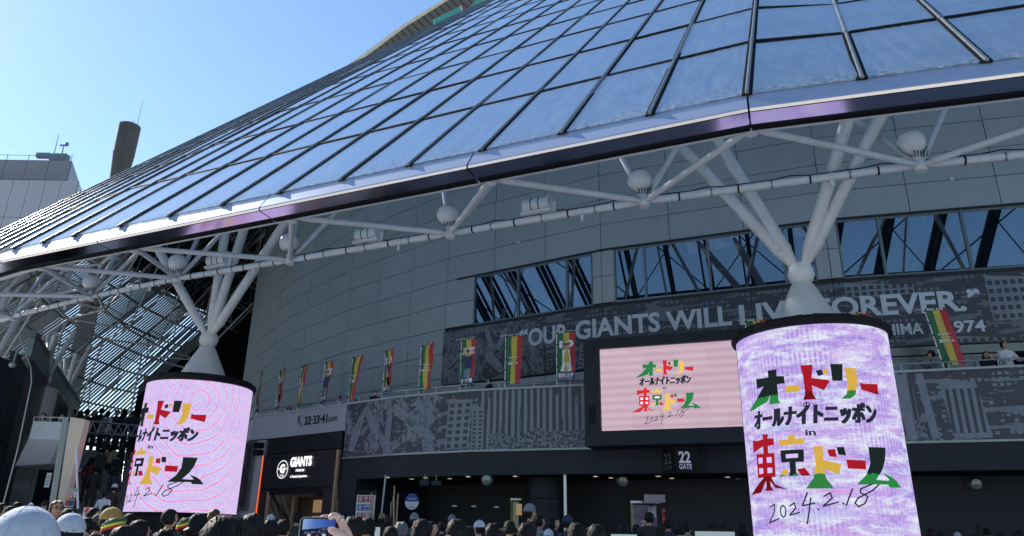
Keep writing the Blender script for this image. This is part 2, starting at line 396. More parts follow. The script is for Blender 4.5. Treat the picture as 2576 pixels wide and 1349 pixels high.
# ------------------------------------------------------------------ balcony deck with parapet, fascia and recess below
deck = thing('balcony_deck', 'long balcony deck with printed parapet running across the hall above the dark entrances', 'balcony', DECK(12, 3.4))
def deck_fill(z0, z1, a, b, name, mat, inn=.3, back=-5.2):
    m_ = MB()
    for u, v in DECK.spans(a, b):
        P_ = [DECK(u, z0, -inn), DECK(v, z0, -inn), DECK(v, z0, back), DECK(u, z0, back), DECK(u, z1, -inn), DECK(v, z1, -inn), DECK(v, z1, back), DECK(u, z1, back)]
        m_.hexa(P_)
    return m_.build(name, mat, deck)
deck_fill(5.0, 5.2, -4, 42, 'deck_slab', M['concrete'])
mb = MB(); DECK.slab(mb, -4, 5.62, 5.13, 6.1, 0, .22)
for k, (a, b) in enumerate(((-4, -2.1), (-2.09, .1), (.11, 2.85), (2.86, 5.62))):
    m_ = MB(); DECK.slab(m_, a, b, 5.17, 6.1, 0, .2); m_.build('parapet_panel', M['cladding'], deck)
es = [5.66, 7.6, 9.5, 11.6, 13.5, 15.1, 17.2, 19.3, 21.4, 23.4, 25.4, 27.4, 29.4]
for u, v in zip(es, es[1:]):
    m_ = MB(); DECK.slab(m_, u + .006, v - .006, 4.2, 6.1, 0, .2, uv=True); m_.build('parapet_panel', M['mural_low'], deck)
mb = MB(); DECK.slab(mb, -4, 42, 6.1, 6.16, .06, .34); mb.build('coping', M['cladding'], deck)
mb = MB(); DECK.slab(mb, 5.66, 42, 4.14, 4.2, .05, .3); mb.build('drip_edge', M['mullion'], deck)
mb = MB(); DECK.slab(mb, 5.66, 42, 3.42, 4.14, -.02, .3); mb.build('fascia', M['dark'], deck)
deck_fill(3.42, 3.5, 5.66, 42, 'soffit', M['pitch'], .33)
M['ink_pale'] = paint('mural_pale_ink', (.17, .2, .235), .5, var=.15, scale=5); M['ink_dark'] = paint('mural_dark_ink', (.03, .04, .055), .5)
def find_s(path, px, py):
    best = None
    for k in range(0, 800):
        t = path.o + k * .1
        if t > path.s[-1] + path.o: break
        q = at_plane(px, py, path(t), path.nrm(t)); e = (q.xy - path(t).xy).length
        if q.y > 0 and (best is None or e < best[0]): best = (e, t, q.z)
    return best[1], best[2]
def inkshape(path, par, polys, off, name):
    # printed pictures of the mural: closed outlines on the panel surface, given as facade distance and height
    for mi in (0, 1):
        mb = MB()
        for m_i, pts in polys:
            if m_i != mi: continue
            V, F = cut_mesh([(x, z) for x, z in pts], [tuple(range(len(pts)))], path.kinks(min(p[0] for p in pts), max(p[0] for p in pts)))
            n = len(mb.v); mb.v += [tuple(path(x, z, off + .003 * mi)) for x, z in V]; mb.f += [tuple(i + n for i in f) for f in F]; mb.m += [0] * len(F)
        if mb.f: mb.build(name, M['ink_dark' if mi else 'ink_pale'], par, kind='stuff')
def finger(x, z, L, w_, a, seed):
    g = random.Random(seed); ca, sa = math.cos(a), math.sin(a); out = []
    prof = [(-.5, .5), (-.2, .62), (.1, .55), (.3, .5), (.46, .3), (.5, 0)]
    pts = [(u, v) for u, v in prof] + [(u, -v) for u, v in reversed(prof[:-1])]
    body = [(x + (u * L) * ca - v * w_ * sa, z + (u * L) * sa + v * w_ * ca) for u, v in pts]; out.append((0, body))
    for k in range(7):
        u0 = -.45 + k * .13; v0 = g.uniform(-.35, .3); l_ = g.uniform(.08, .22)
        q = [(u0, v0), (u0 + l_, v0 + g.uniform(-.05, .12)), (u0 + l_ * .5, v0 + .1)]; out.append((1, [(x + (u * L) * ca - v * w_ * sa, z + (u * L) * sa + v * w_ * ca) for u, v in q]))
    return out
def tower(x0, x1, z0, z1, nx, nz, sh=0.0, ww=.55, hh=.55):
    out = [(0, [(x0, z0), (x1, z0), (x1 + sh, z1 - .1 * (x1 - x0)), (x0 + sh, z1)])]
    for i in range(nx):
        for j in range(nz):
            u, v = (i + .5) / nx, (j + .5) / nz; cx = x0 + (x1 - x0) * u + sh * v; cz = z0 + (z1 - z0 - .12) * v; a = (x1 - x0) / nx * ww / 2; b = (z1 - z0) / nz * hh / 2
            out.append((1, [(cx - a, cz - b), (cx + a, cz - b), (cx + a, cz + b), (cx - a, cz + b)]))
    return out
sh = []
for k, (x, z, L, w_, a) in enumerate(((6.3, 5.1, 1.5, .3, 1.2), (7.0, 5.45, 1.2, .26, -.9), (7.9, 5.0, 1.7, .24, 1.5), (8.6, 5.45, 1.2, .28, -.6), (9.3, 4.95, 1.4, .26, -.5), (9.4, 5.6, 1.0, .2, -.7))): sh += finger(x, z, L, w_, a, k)
sh += tower(10.3, 11.2, 4.25, 5.9, 3, 7, .1); sh += tower(11.3, 11.7, 4.25, 5.6, 2, 9, 0, .5, .5)
sh += tower(25.2, 26.1, 4.25, 5.85, 5, 1, -.15, .45, .75); sh += [(0, [(24.05, 4.25), (24.3, 4.25), (24.2, 6.05), (23.95, 6.05)]), (0, [(24.65, 4.25), (24.85, 4.25), (24.7, 6.05), (24.5, 6.05)])]
inkshape(DECK, deck, sh, .006, 'printed_picture')
sh = []
for k, (x, z, L, w_, a) in enumerate(((40.7, 8.0, 1.2, .2, .55), (40.9, 8.3, 1.3, .2, .75), (41.5, 8.2, 1.4, .22, .95), (42.3, 8.9, .9, .2, 1.9), (42.9, 8.8, .9, .2, 1.2), (42.6, 7.9, 1.1, .3, -.8))): sh += finger(x, z, L, w_, a, k + 20)
sh += tower(46.2, 47.3, 7.3, 8.2, 6, 5, .1, .5, .5) + tower(55.2, 57.2, 8.9, 9.4, 9, 2, .0, .6, .5) + tower(59.2, 61.5, 7.9, 9.35, 11, 5, .0, .62, .5) + tower(58.0, 60.5, 7.3, 7.5, 11, 1, 0, .6, .6)
inkshape(WALL, mur, sh, .034, 'printed_picture')
# hand rail
rail = thing('balcony_rail', 'thin pale metal handrail on top of the balcony parapet', 'railing', DECK(10, 6.16))
for a, b in DECK.spans(-3, 30):
    m_ = MB(); m_.tube(DECK(a, 6.36, -.05), DECK(b, 6.36, -.05), .02, n=8); m_.build('handrail', M['steel'], rail)
t = -2.2
while t < 30:
    m_ = MB(); m_.tube(DECK(t, 6.16, -.05), DECK(t, 6.345, -.05), .014, n=6); m_.build('post', M['steel'], rail); t += 1.2
# doors and glazing at the back of the balcony
bd = thing('balcony_doors', 'row of greenish glazed doors at the back of the balcony right of the big column', 'door', WALL(58, 5.2))
M['palewin'] = paint('blind_glass', (.2, .27, .27), .25, var=.2, scale=1.2)
for s0, s1 in ((40.6, 42.6), (43.2, 45.2), (45.7, 47.0), (54.3, 55.9), (56.0, 57.6), (57.7, 59.3)):
    m_ = MB(); WALL.slab(m_, s0 + .06, s1 - .06, 5.25, 6.86, .02, .04); d_ = m_.build('door', M['palewin'], bd)
    m_ = MB()
    for e in (s0, (s0 + s1) / 2 - .03, s1 - .06): WALL.slab(m_, e, e + .06, 5.2, 6.9, .05, .08)
    WALL.slab(m_, s0 + .06, (s0 + s1) / 2 - .03, 6.84, 6.9, .048, .07); WALL.slab(m_, (s0 + s1) / 2 + .03, s1 - .06, 6.84, 6.9, .048, .07); m_.build('frame', M['mullion'], d_)
mb = MB(); WALL.slab(mb, 47, 66, 6.95, 7.2, .05, .2); mb.build('lintel', M['mullion'], bd)
mb = MB(); WALL.slab(mb, 59.4, 63.5, 5.2, 6.9, .01, .03); mb.build('dark_opening', M['pitch'], bd)

# ------------------------------------------------------------------ ground floor: recess, doors, columns, downlights
gf = thing('entrance_recess', 'dark recessed entrance hall under the balcony with glass doors', 'entrance', DECK(17, .3, -5))
mb = MB()
for u, v in DECK.spans(5.66, 42):
    mb.hexa([DECK(u, 0, -5.0), DECK(v, 0, -5.0), DECK(v, 0, -5.3), DECK(u, 0, -5.3), DECK(u, 3.42, -5.0), DECK(v, 3.42, -5.0), DECK(v, 3.42, -5.3), DECK(u, 3.42, -5.3)])
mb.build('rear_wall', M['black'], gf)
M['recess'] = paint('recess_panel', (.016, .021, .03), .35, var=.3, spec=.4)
t = 6.6
while t < 32:
    for z0, z1 in ((.3, 1.55), (1.57, 2.62), (2.64, 3.4)):
        m_ = MB(); u, v = DECK(t, 0, -4.97), DECK(t + 1.18, 0, -4.97); n_ = DECK.nrm(t) * .03
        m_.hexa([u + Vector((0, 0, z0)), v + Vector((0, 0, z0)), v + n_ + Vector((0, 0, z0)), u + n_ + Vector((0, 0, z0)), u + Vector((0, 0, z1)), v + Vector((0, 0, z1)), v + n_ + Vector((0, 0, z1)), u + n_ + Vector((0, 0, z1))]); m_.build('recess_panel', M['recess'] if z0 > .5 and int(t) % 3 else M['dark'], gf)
    t += 1.2
mb = MB(); mb.hexa([DECK(5.62, 0, 0), DECK(6.5, 0, 0), DECK(6.5, 0, -5.0), DECK(5.62, 0, -5.0), DECK(5.62, 3.42, 0), DECK(6.5, 3.42, 0), DECK(6.5, 3.42, -5), DECK(5.62, 3.42, -5)]); mb.build('side_pier', M['dark'], gf)
M['warm'] = emit('downlight_glow', (1, .82, .55), 1.3); M['litroom'] = paint('interior_wall', (.1, .08, .05), .6)
DP = Path([(DECK(t, 0, -2.5).x, DECK(t, 0, -2.5).y) for t in (-3.5, 0, 1.6, 8, 11, 14.3, 23.6, 26.6, 37, 50)])
def ray_down(px, py, z):
    return at_z(px, py, z)
dl = thing('recessed_downlight', 'small warm downlight set in the entrance ceiling', 'downlight', group='warm downlights in the entrance ceiling')
m_ = MB(); m_.lathe((0, 0, 0), [(.001, -.012), (.085, -.012)], 20); m_.build('lens', M['warm'], dl); m_ = MB(); m_.lathe((0, 0, 0), [(.088, -.005), (.09, -.02), (.12, -.02), (.12, 0)], 20); m_.build('trim_ring', M['steel'], dl)
first = True
def strip(n, sx, sy): return (629 * (n - 1) + sx / 4 if n > 1 else sx / 4, 1195 + sy / 4)
dls = [(1183.5, 1198.5), (1036, 1203), (1071, 1200), (1131, 1202), (1178, 1197), (1235, 1202), (975, 1199), (1296, 1196), (1498, 1196.5), (1537, 1200), (1656, 1196), (1690, 1201), (1830, 1198), (1856, 1203), (2325, 1201), (2312, 1207), (2547, 1202), (2522, 1208)]
for px, py in dls[1:]:
    q = at_z(px, py + 1.5, 3.415)
    lab = {'label': 'small warm downlight in the entrance ceiling, ' + ('first second third fourth fifth sixth seventh eighth ninth tenth eleventh twelfth thirteenth fourteenth fifteenth sixteenth seventeenth'.split()[sorted(dls[1:]).index((px, py))]) + ' from the left', 'cat': 'downlight', 'group': 'warm downlights in the entrance ceiling'}
    if first: dl.location = q; first = False; dl['label'] = lab['label']
    else: copy_thing(dl, q, **lab)
sp = [(1226, 1207, 'round grey ceiling speaker with a smaller twin, left of the round column'), (1566, 1210, 'round grey ceiling speaker below the 22 gate sign'), (2449, 1217, 'round grey ceiling speaker right of the large column screen')]
for px, py, lb in sp:
    q = at_y(px, py, 21.8 if px > 2000 else 24)
    t_ = thing('ceiling_speaker', lb, 'speaker', q)
    m_ = MB(); m_.lathe(q, [(.001, -.2), (.14, -.18), (.19, -.1), (.2, 0), (.12, .08), (.001, .1)], 24, ax=(0.1, 1, .15)); m_.build('horn', M['mullion'], t_, smooth=True)
    m_ = MB(); m_.tube(q, (q.x, q.y, 3.42), .02, n=8); m_.build('stem', M['dark'], t_)
pc = at_y(1372, 1250, 25.2)
t_ = thing('round_column', 'thick round dark column standing at the front of the entrance', 'column', (pc.x, pc.y, gz(0, 24)))
m_ = MB(); m_.lathe((pc.x, pc.y, 0), [(.62, .2), (.62, 2.74)], 40); m_.build('shaft', M['dark'], t_, smooth=True)
m_ = MB(); m_.lathe((pc.x, pc.y, 0), [(.62, 2.75), (.645, 2.76), (.645, 2.80), (.62, 2.81), (.62, 3.42)], 40); m_.build('collar', M['dark'], t_, smooth=True)
def pole(px, y0, Y, r, lab, mat, ztop=3.42, name='metal_pole', lean=0):
    q = at_y(px, y0, Y); z0 = gz(q.x, Y)
    m_ = MB(); m_.tube((q.x, Y, z0), (q.x + lean, Y, ztop), r, n=12); return m_.build(name, mat, smooth=True, label=lab, cat='pole')
pole(1422, 1250, 23.6, .06, 'shiny steel pole just right of the round column', M['steel'])
pole(958, 1240, 24.6, .035, 'thin grey pole behind the red and blue notice board', M['mullion'], 3.4, lean=.12)
# door frames with reflections / posters
def door(x0, x1, y0, lab, Y=27.5, metal=True):
    a = at_y(x0, y0, Y); b = at_y(x1, y0, Y); z0 = gz(0, Y); t_ = thing('glass_door', lab, 'door', ((a.x + b.x) / 2, Y, z0))
    h = a.z; m_ = MB(); m_.box(((a.x + b.x) / 2, Y, (h + z0) / 2), (b.x - a.x - .1, .03, h - z0 - .1)); m_.build('pane', M['door_glass'], t_)
    m_ = MB(); m_.box((a.x, Y - .02, (h + z0) / 2), (.07, .1, h - z0)); m_.box((b.x, Y - .02, (h + z0) / 2), (.07, .1, h - z0)); m_.build('jamb', M['wood'] if metal else M['steel'], t_)
    m_ = MB(); m_.box(((a.x + b.x) / 2, Y - .02, h + .035), (b.x - a.x + .07, .1, .07)); m_.build('head', M['steel'], t_)
    m_ = MB(); m_.box(((a.x + b.x) / 2, Y - .02, (h + z0) / 2), (.05, .08, h - z0)); m_.build('mullion', M['dark'], t_)
    return t_
door(1287, 1330, 1259, 'narrow bronze framed glass door left of the round column')
door(1588, 1687, 1266, 'bronze framed glass door with paper notices, second of the entrance doors', 25.0)
door(1743, 1850, 1270, 'wide bronze framed glass door left of the large column screen', 24.8)
door(2345, 2495, 1285, 'steel framed glass door right of the large column screen with a poster inside', 22.6, False)
door(2510, 2600, 1290, 'steel framed glass door at the far right edge', 22.4, False)
def card(x0, y0, x1, y1, Y, name, mat, lab, cat, th=.03):
    a = at_y(x0, y1, Y); b = at_y(x1, y0, Y); m_ = MB(); m_.box(((a.x + b.x) / 2, Y, (a.z + b.z) / 2), (b.x - a.x, th, b.z - a.z))
    return m_.build(name, mat, label=lab, cat=cat), a, b
M['notice_w'] = paint('paper', (.5, .53, .56), .7); M['notice_r'] = paint('paper_red', (.35, .03, .04), .7); M['notice_b'] = paint('paper_blue', (.03, .06, .22), .7)
o, a, b = card(1630, 1277, 1649, 1302, 24.9, 'paper_notice', M['notice_w'], 'pale blue paper notice taped inside the glass door', 'notice')
plane_text('ドウシ', (a.x + .03, 24.87, a.z + .2), (1, 0, 0), (0, 0, 1), .09, M['dark'], o, width=b.x - a.x - .06)
o, a, b = card(1666, 1279, 1685, 1317, 24.9, 'red_poster', M['notice_r'], 'red paper poster with white writing inside the glass door', 'poster')
plane_text('ゲートへ', (a.x + .02, 24.87, a.z + .1), (1, 0, 0), (0, 0, 1), .08, M['notice_w'], o, width=b.x - a.x - .04)
plane_text('一般', (a.x + .04, 24.87, a.z + .3), (1, 0, 0), (0, 0, 1), .15, M['notice_w'], o, width=b.x - a.x - .1)
M['skin'] = paint('skin', (.42, .24, .17), .55, var=.06, scale=8)
o, a, b = card(2425, 1296, 2465, 1338, 22.5, 'portrait_poster', M['skin'], 'large poster of a laughing mouth behind the glass door', 'poster')
cx, cz = (a.x + b.x) / 2 - .02, b.z - .13
m_ = MB(); m_.face([(cx + math.cos(k / 12 * math.pi * 2) * .13, 22.465, cz + math.sin(k / 12 * math.pi * 2) * (.05 if k > 6 else .025)) for k in range(12)][::-1]); m_.build('mouth', M['flagwhite'], o)
m_ = MB(); m_.bar((cx - .14, 22.462, cz + .03), (cx + .14, 22.462, cz + .03), .01, .02); m_.bar((cx - .1, 22.462, cz - .05), (cx + .1, 22.462, cz - .05), .01, .02); m_.build('lip_line', M['dark'], o)
m_ = MB(); m_.bar((cx - .1, 22.462, cz - .16), (cx + .1, 22.462, cz - .14), .01, .06); m_.build('chin_shadow', paint('poster_shade', (.25, .12, .09), .6), o)
# steel cornice boxes over the doors
for x0, x1, y0, y1, Y, lb in ((1620, 1672, 1245, 1264, 24.7, 'brushed steel valance above the second entrance door'), (1772, 1836, 1247, 1266, 24.5, 'brushed steel valance above the door left of the large column screen'), (2390, 2470, 1262, 1281, 22.3, 'brushed steel valance above the door with the poster'), (2520, 2600, 1264, 1286, 22.2, 'brushed steel valance at the far right edge')):
    card(x0, y0, x1, y1, Y, 'steel_valance', M['mullion'], lb, 'valance', .1)
# illuminated doorway seen inside
o, a, b = card(1298, 1268, 1313, 1296, 27.3, 'lit_doorway', emit('lit_interior', (1, .72, .38), .16), 'small lit opening behind the narrow glass door', 'window')

# screen display quad helper + logo traced in millimetres of the flat artwork
TL, TR, BR, BL = (248, 266), (1700, 162), (1795, 1108), (270, 1143)
def uvq(x, y):
    u, v = .5, .5
    for _ in range(8):
        xl = TL[0] + (BL[0] - TL[0]) * v; xr = TR[0] + (BR[0] - TR[0]) * v; u = (x - xl) / (xr - xl)
        yt = TL[1] + (TR[1] - TL[1]) * u; yb = BL[1] + (BR[1] - BL[1]) * u; v = (y - yt) / (yb - yt)
    return u, v
def P2(*p): return [(a, b) for a, b in zip(p[::2], p[1::2])]
G, Y_, R_, K = 'g', 'y', 'r', 'k'
LOGO = [
 (G, P2(795,400,840,398,838,431,872,433,874,467,839,468,842,545,851,556,795,558,801,515,784,545,700,572,652,579,718,528,770,470,728,478,725,428,738,433,797,432)),
 (Y_, P2(873,480,938,478,938,507,875,510)),
 (R_, P2(943,388,992,386,986,448,1045,456,1057,461,1032,504,986,482,988,520,1000,545,948,547,957,520,953,440)),
 (K, P2(1004,414,1027,408,1033,432,1012,440)), (Y_, P2(1032,406,1055,404,1045,430,1034,430)),
 (G, P2(1062,382,1112,380,1108,458,1067,460)), (Y_, P2(1118,396,1170,394,1170,470,1158,520,1135,538,1098,541,1122,518,1130,470)),
 (R_, P2(1183,460,1200,464,1272,455,1272,506,1185,492)),
 (R_, P2(742,692,778,692,772,712,806,712,806,742,772,745,772,778,805,778,805,882,780,884,800,915,862,938,800,930,772,900,776,925,790,942,738,942,748,925,748,898,705,950,603,958,668,925,735,884,690,884,690,778,742,778,742,745,668,770,665,712,690,718,745,714)),
 ('w', P2(706,795,735,795,735,820,706,822)), ('w', P2(762,795,790,795,790,820,762,820)), ('w', P2(706,842,735,842,735,866,706,868)), ('w', P2(762,842,790,842,790,864,762,866)),
 (Y_, P2(878,700,903,700,906,720,942,717,942,742,832,747,830,722,874,722)),
 (G, P2(836,768,940,766,938,820,903,820,903,865,914,880,868,882,876,862,876,820,838,822)), ('w', P2(862,786,915,784,915,802,862,804)),
 (Y_, P2(848,850,870,852,862,876,824,886)), (R_, P2(906,852,940,845,962,878,925,880)),
 (Y_, P2(978,754,1016,752,1014,812,1083,828,1072,871,1016,852,1022,890,1050,932,940,934,972,890,984,830)),
 (R_, P2(1032,768,1062,764,1068,800,1038,796)), (G, P2(1068,756,1097,754,1104,790,1074,788)),
 (R_, P2(1103,808,1182,808,1182,846,1108,846)),
 (G, P2(1198,748,1283,744,1274,800,1255,845,1222,888,1278,888,1290,884,1258,856,1300,868,1330,885,1357,912,1286,916,1278,904,1180,910,1138,912,1180,870,1202,820)),
]
DATE = [P2(765,1012,790,1000,788,1030,752,1080,812,1060), [(833 + 14 * math.cos(a / 8 * 6.28), 1030 + 25 * math.sin(a / 8 * 6.28)) for a in range(9)], P2(866,1008,888,994,892,1016,864,1046,908,1034),
        P2(945,950,922,1006,972,994), P2(957,972,948,1030,937,1080), P2(982,1018,986,1022), P2(1008,966,1034,950,1040,972,1004,1006,1062,988), P2(1079,990,1083,995), P2(1120,930,1092,1000),
        P2(1206,905,1152,930,1150,945,1180,960,1166,990,1140,1003,1126,990,1140,968,1200,935,1232,908)]
AR = 1.66
def flat(x, y):                      # artwork point -> screen widths (0..AR, 0..1 upwards)
    u, v = uvq(x, y); return u * AR, 1 - v
LC = flat(978, 730)
def logo_meshes():
    out = {}
    def add(c, V, F):
        v, f = out.setdefault(c, ([], [])); n = len(v); v += V; f += [tuple(i + n for i in q) for q in F]
    for c, poly in LOGO:
        add(c, [flat(*p) for p in poly], [tuple(range(len(poly)))])
    for st in DATE:
        q = [flat(*p) for p in st]
        for a, b in zip(q, q[1:]):
            d = Vector((b[0] - a[0], b[1] - a[1])); d.normalize(); n = Vector((-d.y, d.x)) * .0033; e = d * .002
            add('k', [(a[0] + n.x - e.x, a[1] + n.y - e.y), (a[0] - n.x - e.x, a[1] - n.y - e.y), (b[0] - n.x + e.x, b[1] - n.y + e.y), (b[0] + n.x + e.x, b[1] + n.y + e.y)], [(0, 1, 2, 3)])
    for txt, x0, y0, x1, h, bold in (('オールナイトニッポン', 693, 672, 1248, .105, .035), ('の', 947, 583, 976, .028, .03), ('in', 950, 706, 992, .028, .03)):
        V, F, wd, _ = text_mesh(txt, h, bold); A = flat(x0, y0); B = flat(x1, y0 - (10 if x1 > 1200 else 0)); k = (B[0] - A[0]) / wd
        V = [(A[0] + x * k + (.12 * y if x1 > 1200 else 0), A[1] + y) for x, y in V]
        for sx_ in ((-.0045, 0, .0045) if h > .05 else (0,)): add('k', [(x + sx_, y) for x, y in V], F)
    return out
LG = logo_meshes()
def logo(mapping, mats, parent, cuts=(), sc=1.0, pull=1.0, names=True):
    for c, (V, F) in LG.items():
        lay = {'w': 2, 'k': 1}.get(c, 0)
        bm = bmesh.new()
        vs = [bm.verts.new(((x - LC[0]) * sc * pull, (y - LC[1]) * sc, 0)) for x, y in V]
        for f in F:
            try: bm.faces.new([vs[i] for i in f])
            except Exception: pass
        bmesh.ops.triangulate(bm, faces=[f for f in bm.faces if len(f.verts) > 4])
        for cx in cuts: bmesh.ops.bisect_plane(bm, geom=bm.verts[:] + bm.edges[:] + bm.faces[:], plane_co=(cx, 0, 0), plane_no=(1, 0, 0))
        bm.verts.index_update(); mb = MB()
        mb.v = [tuple(mapping(v.co.x, v.co.y, lay)) for v in bm.verts]; mb.f = [tuple(v.index for v in f.verts) for f in bm.faces]; mb.m = [0] * len(mb.f); bm.free()
        mb.build({'g': 'green_print', 'y': 'yellow_print', 'r': 'red_print', 'k': 'black_print', 'w': 'pale_print'}[c], mats[c], parent, kind='stuff')
def pixel_emit(name, cols, st, stripes=0, moire=0, seed=0, cell=.035):
    """lit LED face: colour of what it shows, module bands and the diode grid"""
    t = NT(name); uv = t.coords('UV'); a, b = cols[0], cols[1]
    n1 = t.noise(t.mapping(uv, (.5, 2.2, 1), loc=(seed, 0, 0)), 1.6, 5, .65)
    c = t.ramp(n1, [(.3, cols[0]), (.5, cols[1]), (.7, cols[2])])
    if moire:
        wv = t.n('TexWave', {'Vector': t.mapping(uv, (1, .8, 1), loc=(-8.5, -5.4 * .8, 0)), 'Scale': 1.2, 'Distortion': 6, 'Detail': 1.5, 'Detail Scale': .6}, wave_type='RINGS', rings_direction='SPHERICAL').outputs[1]
        c = t.mix(t.m('ADD', .38, t.m('MULTIPLY', t.noise(uv, .9, 2), .6)), c, t.ramp(wv, [(.1, (.9, .35, .75)), (.35, (.95, .9, 1.0)), (.6, (.22, .4, .98)), (.8, (.55, .85, .98)), (.95, (.8, .5, .95))]))
    if stripes:
        w2 = t.n('TexWave', {'Vector': uv, 'Scale': stripes, 'Distortion': .35, 'Detail': 1}, bands_direction='X').outputs[1]
        c = t.mix(t.m('MULTIPLY', w2, t.ramp(t.noise(t.mapping(uv, (.7, .35, 1)), 1.4, 2), [(.35, (.05, .05, .05)), (.6, (.85, .85, .85))])), c, c4((.28, .14, .72)))
        w3 = t.noise(t.mapping(uv, (.35, 7, 1)), 1.0, 4)
        w4 = t.noise(t.mapping(uv, (.8, 2.6, 1), loc=(4, 9, 0)), 1.7, 7, .75)
        c = t.mix(t.ramp(w4, [(.47, (0, 0, 0)), (.6, (.9, .9, .9))]), c, c4((.85, .95, 1.0)))
        c = t.mix(t.ramp(t.noise(t.mapping(uv, (.5, 5, 1), loc=(1, 3, 0)), 1.2, 5), [(.6, (0, 0, 0)), (.7, (.5, .5, .5))]), c, c4((.85, .25, .75)))
        c = t.mix(t.ramp(w3, [(.56, (0, 0, 0)), (.68, (.6, .6, .6))]), c, c4((.5, .68, .9)))
    sp = t.n('TexVoronoi', {'Vector': uv, 'Scale': 1 / cell}, feature='F1').outputs['Color']
    sep = t.n('SeparateXYZ', {0: sp}).outputs[0]
    c = t.mix(.22, c, t.mix(sep, c4((.5, .4, .8)), c4((1, 1, 1))))
    return t.end(t.n('Emission', {0: c, 1: st}))
M['led_r'] = pixel_emit('led_face_lilac', [(.22, .09, .68), (.56, .36, .86), (.82, .78, .98)], .53, stripes=3.1)
M['led_l'] = pixel_emit('led_face_moire', [(.4, .26, .9), (.66, .42, .88), (.86, .5, .8)], .54, moire=1, seed=.3)
def m_screen():
    t = NT('flat_screen_face'); uv = t.coords('UV')
    ln = t.n('TexWave', {'Vector': uv, 'Scale': 1.35, 'Distortion': .6, 'Detail': 2}, bands_direction='Y').outputs[1]
    ck = t.n('TexBrick', {'Vector': uv, 'Color1': (1, 1, 1, 1), 'Color2': (.86, .82, .86, 1), 'Mortar': (.9, .86, .9, 1), 'Scale': 1, 'Mortar Size': .002, 'Brick Width': .9, 'Row Height': .62}).outputs[0]
    fine = t.n('TexWave', {'Vector': t.mapping(uv, (1, 1, 1), (0, 0, R(4))), 'Scale': 6.5, 'Distortion': .2}, bands_direction='Y').outputs[1]
    c = t.mix(t.m('MULTIPLY', ln, .55), c4((.66, .47, .56)), c4((.86, .68, .78)))
    c = t.mix(t.m('MULTIPLY', fine, .28), c, c4((.42, .3, .38)))
    c = t.n('Mix', {0: .6, 6: c, 7: ck}, data_type='RGBA', blend_type='MULTIPLY').outputs[2]
    return t.end(t.n('Emission', {0: c, 1: .5}))
M['screen'] = m_screen()
def ledc(n, c, s=1.0): return emit('led_' + n, c, s)
COLR = {'g': ledc('green', (.015, .13, .04)), 'y': ledc('gold', (.5, .33, .06)), 'r': ledc('red', (.38, .015, .02)), 'k': ledc('black', (.012, .014, .022)), 'w': ledc('pale', (.7, .52, .66))}
def ledz(n, tops, lows, st=.62):
    t = NT('led_' + n); z = t.n('SeparateXYZ', {0: t.coords()}).outputs[2]; z = t.m('ADD', z, t.m('MULTIPLY', t.m('SUBTRACT', t.noise(t.coords(), 14, 3), .5), .12))
    k = t.m('MAXIMUM', t.m('LESS_THAN', z, LZ[0]), t.m('MULTIPLY', t.m('LESS_THAN', z, LZ[2]), t.m('GREATER_THAN', z, LZ[1])))
    c = t.mix(t.noise(t.coords(), 60, 2), c4(tuple(q * .55 for q in tops)), c4(tuple(q * 1.45 for q in tops)))
    return t.end(t.n('Emission', {0: t.mix(k, c, c4(lows)), 1: st}))
LZ = (2.85, 4.15, 4.52)
COLC = {'g': ledz('green_column', (.012, .02, .02), (.02, .22, .05)), 'y': ledz('gold_column', (.6, .38, .06), (.03, .2, .05)), 'r': ledz('red_column', (.36, .01, .02), (.16, .005, .01)), 'k': ledc('black_column', (.012, .014, .025)), 'w': ledc('pale_column', (.4, .3, .6))}

# big flat screen on the balcony front
sA, sB = Vector((2.72, 22.05, 0)), Vector((6.46, 20.68, 0)); sd_ = (sB - sA).normalized(); sn = Vector((sd_.y, -sd_.x, 0)); SW = (sB - sA).length
def spt(u, z, off=0.0): q = sA + sd_ * u + sn * off; return Vector((q.x, q.y, z))
scr = thing('video_screen', 'big flat video screen in a dark frame showing a pink show title', 'screen', spt(1.9, 4.2))
def sbox(u0, u1, z0, z1, o0, o1, name, mat, par=None, uv=False):
    m_ = MB(); m_.hexa([spt(u0, z0, o0), spt(u1, z0, o0), spt(u1, z0, o1), spt(u0, z0, o1), spt(u0, z1, o0), spt(u1, z1, o0), spt(u1, z1, o1), spt(u0, z1, o1)])
    if uv: m_.uv[2] = [(u0, z0), (u1, z0), (u1, z1), (u0, z1)]
    return m_.build(name, mat, par or scr)
zb, zt = 4.56, 7.0
sbox(-.5, SW + .25, 4.12, 7.32, -.1, -.9, 'cabinet', M['dark'])
sbox(-.5, -.02, 4.12, 7.32, .06, -.098, 'frame_side', M['dark']); sbox(SW + .02, SW + .25, 4.12, 7.32, .06, -.098, 'frame_side', M['dark'])
sbox(-.02, SW + .02, 4.12, zb - .02, .06, -.098, 'frame_rail', M['dark']); sbox(-.02, SW + .02, zt + .02, 7.32, .06, -.098, 'frame_rail', M['dark'])
sbox(-.36, -.16, 4.75, 5.3, .075, .062, 'hatch', M['black'])
face = sbox(0, SW, zb, zt, 0, -.097, 'display', M['screen'], uv=True)
k_ = (zt - zb)
logo(lambda x, y, l: spt((LC[0] + x) * SW / AR, zb + (LC[1] + y) * k_, .006 + .003 * l), COLR, scr)
t_ = thing('gate_sign', 'two sided dark gate sign with white 22 GATE hanging below the video screen', 'sign', spt(2.3, 3.4))
ga = at_y(1700, 1118, 21.6); gb = at_y(1755, 1190, 21.6)
m_ = MB(); m_.box(((ga.x + gb.x) / 2 , 21.6, (ga.z + gb.z) / 2), (gb.x - ga.x + .1, .06, ga.z - gb.z)); m_.build('sign_face', M['black'], t_)
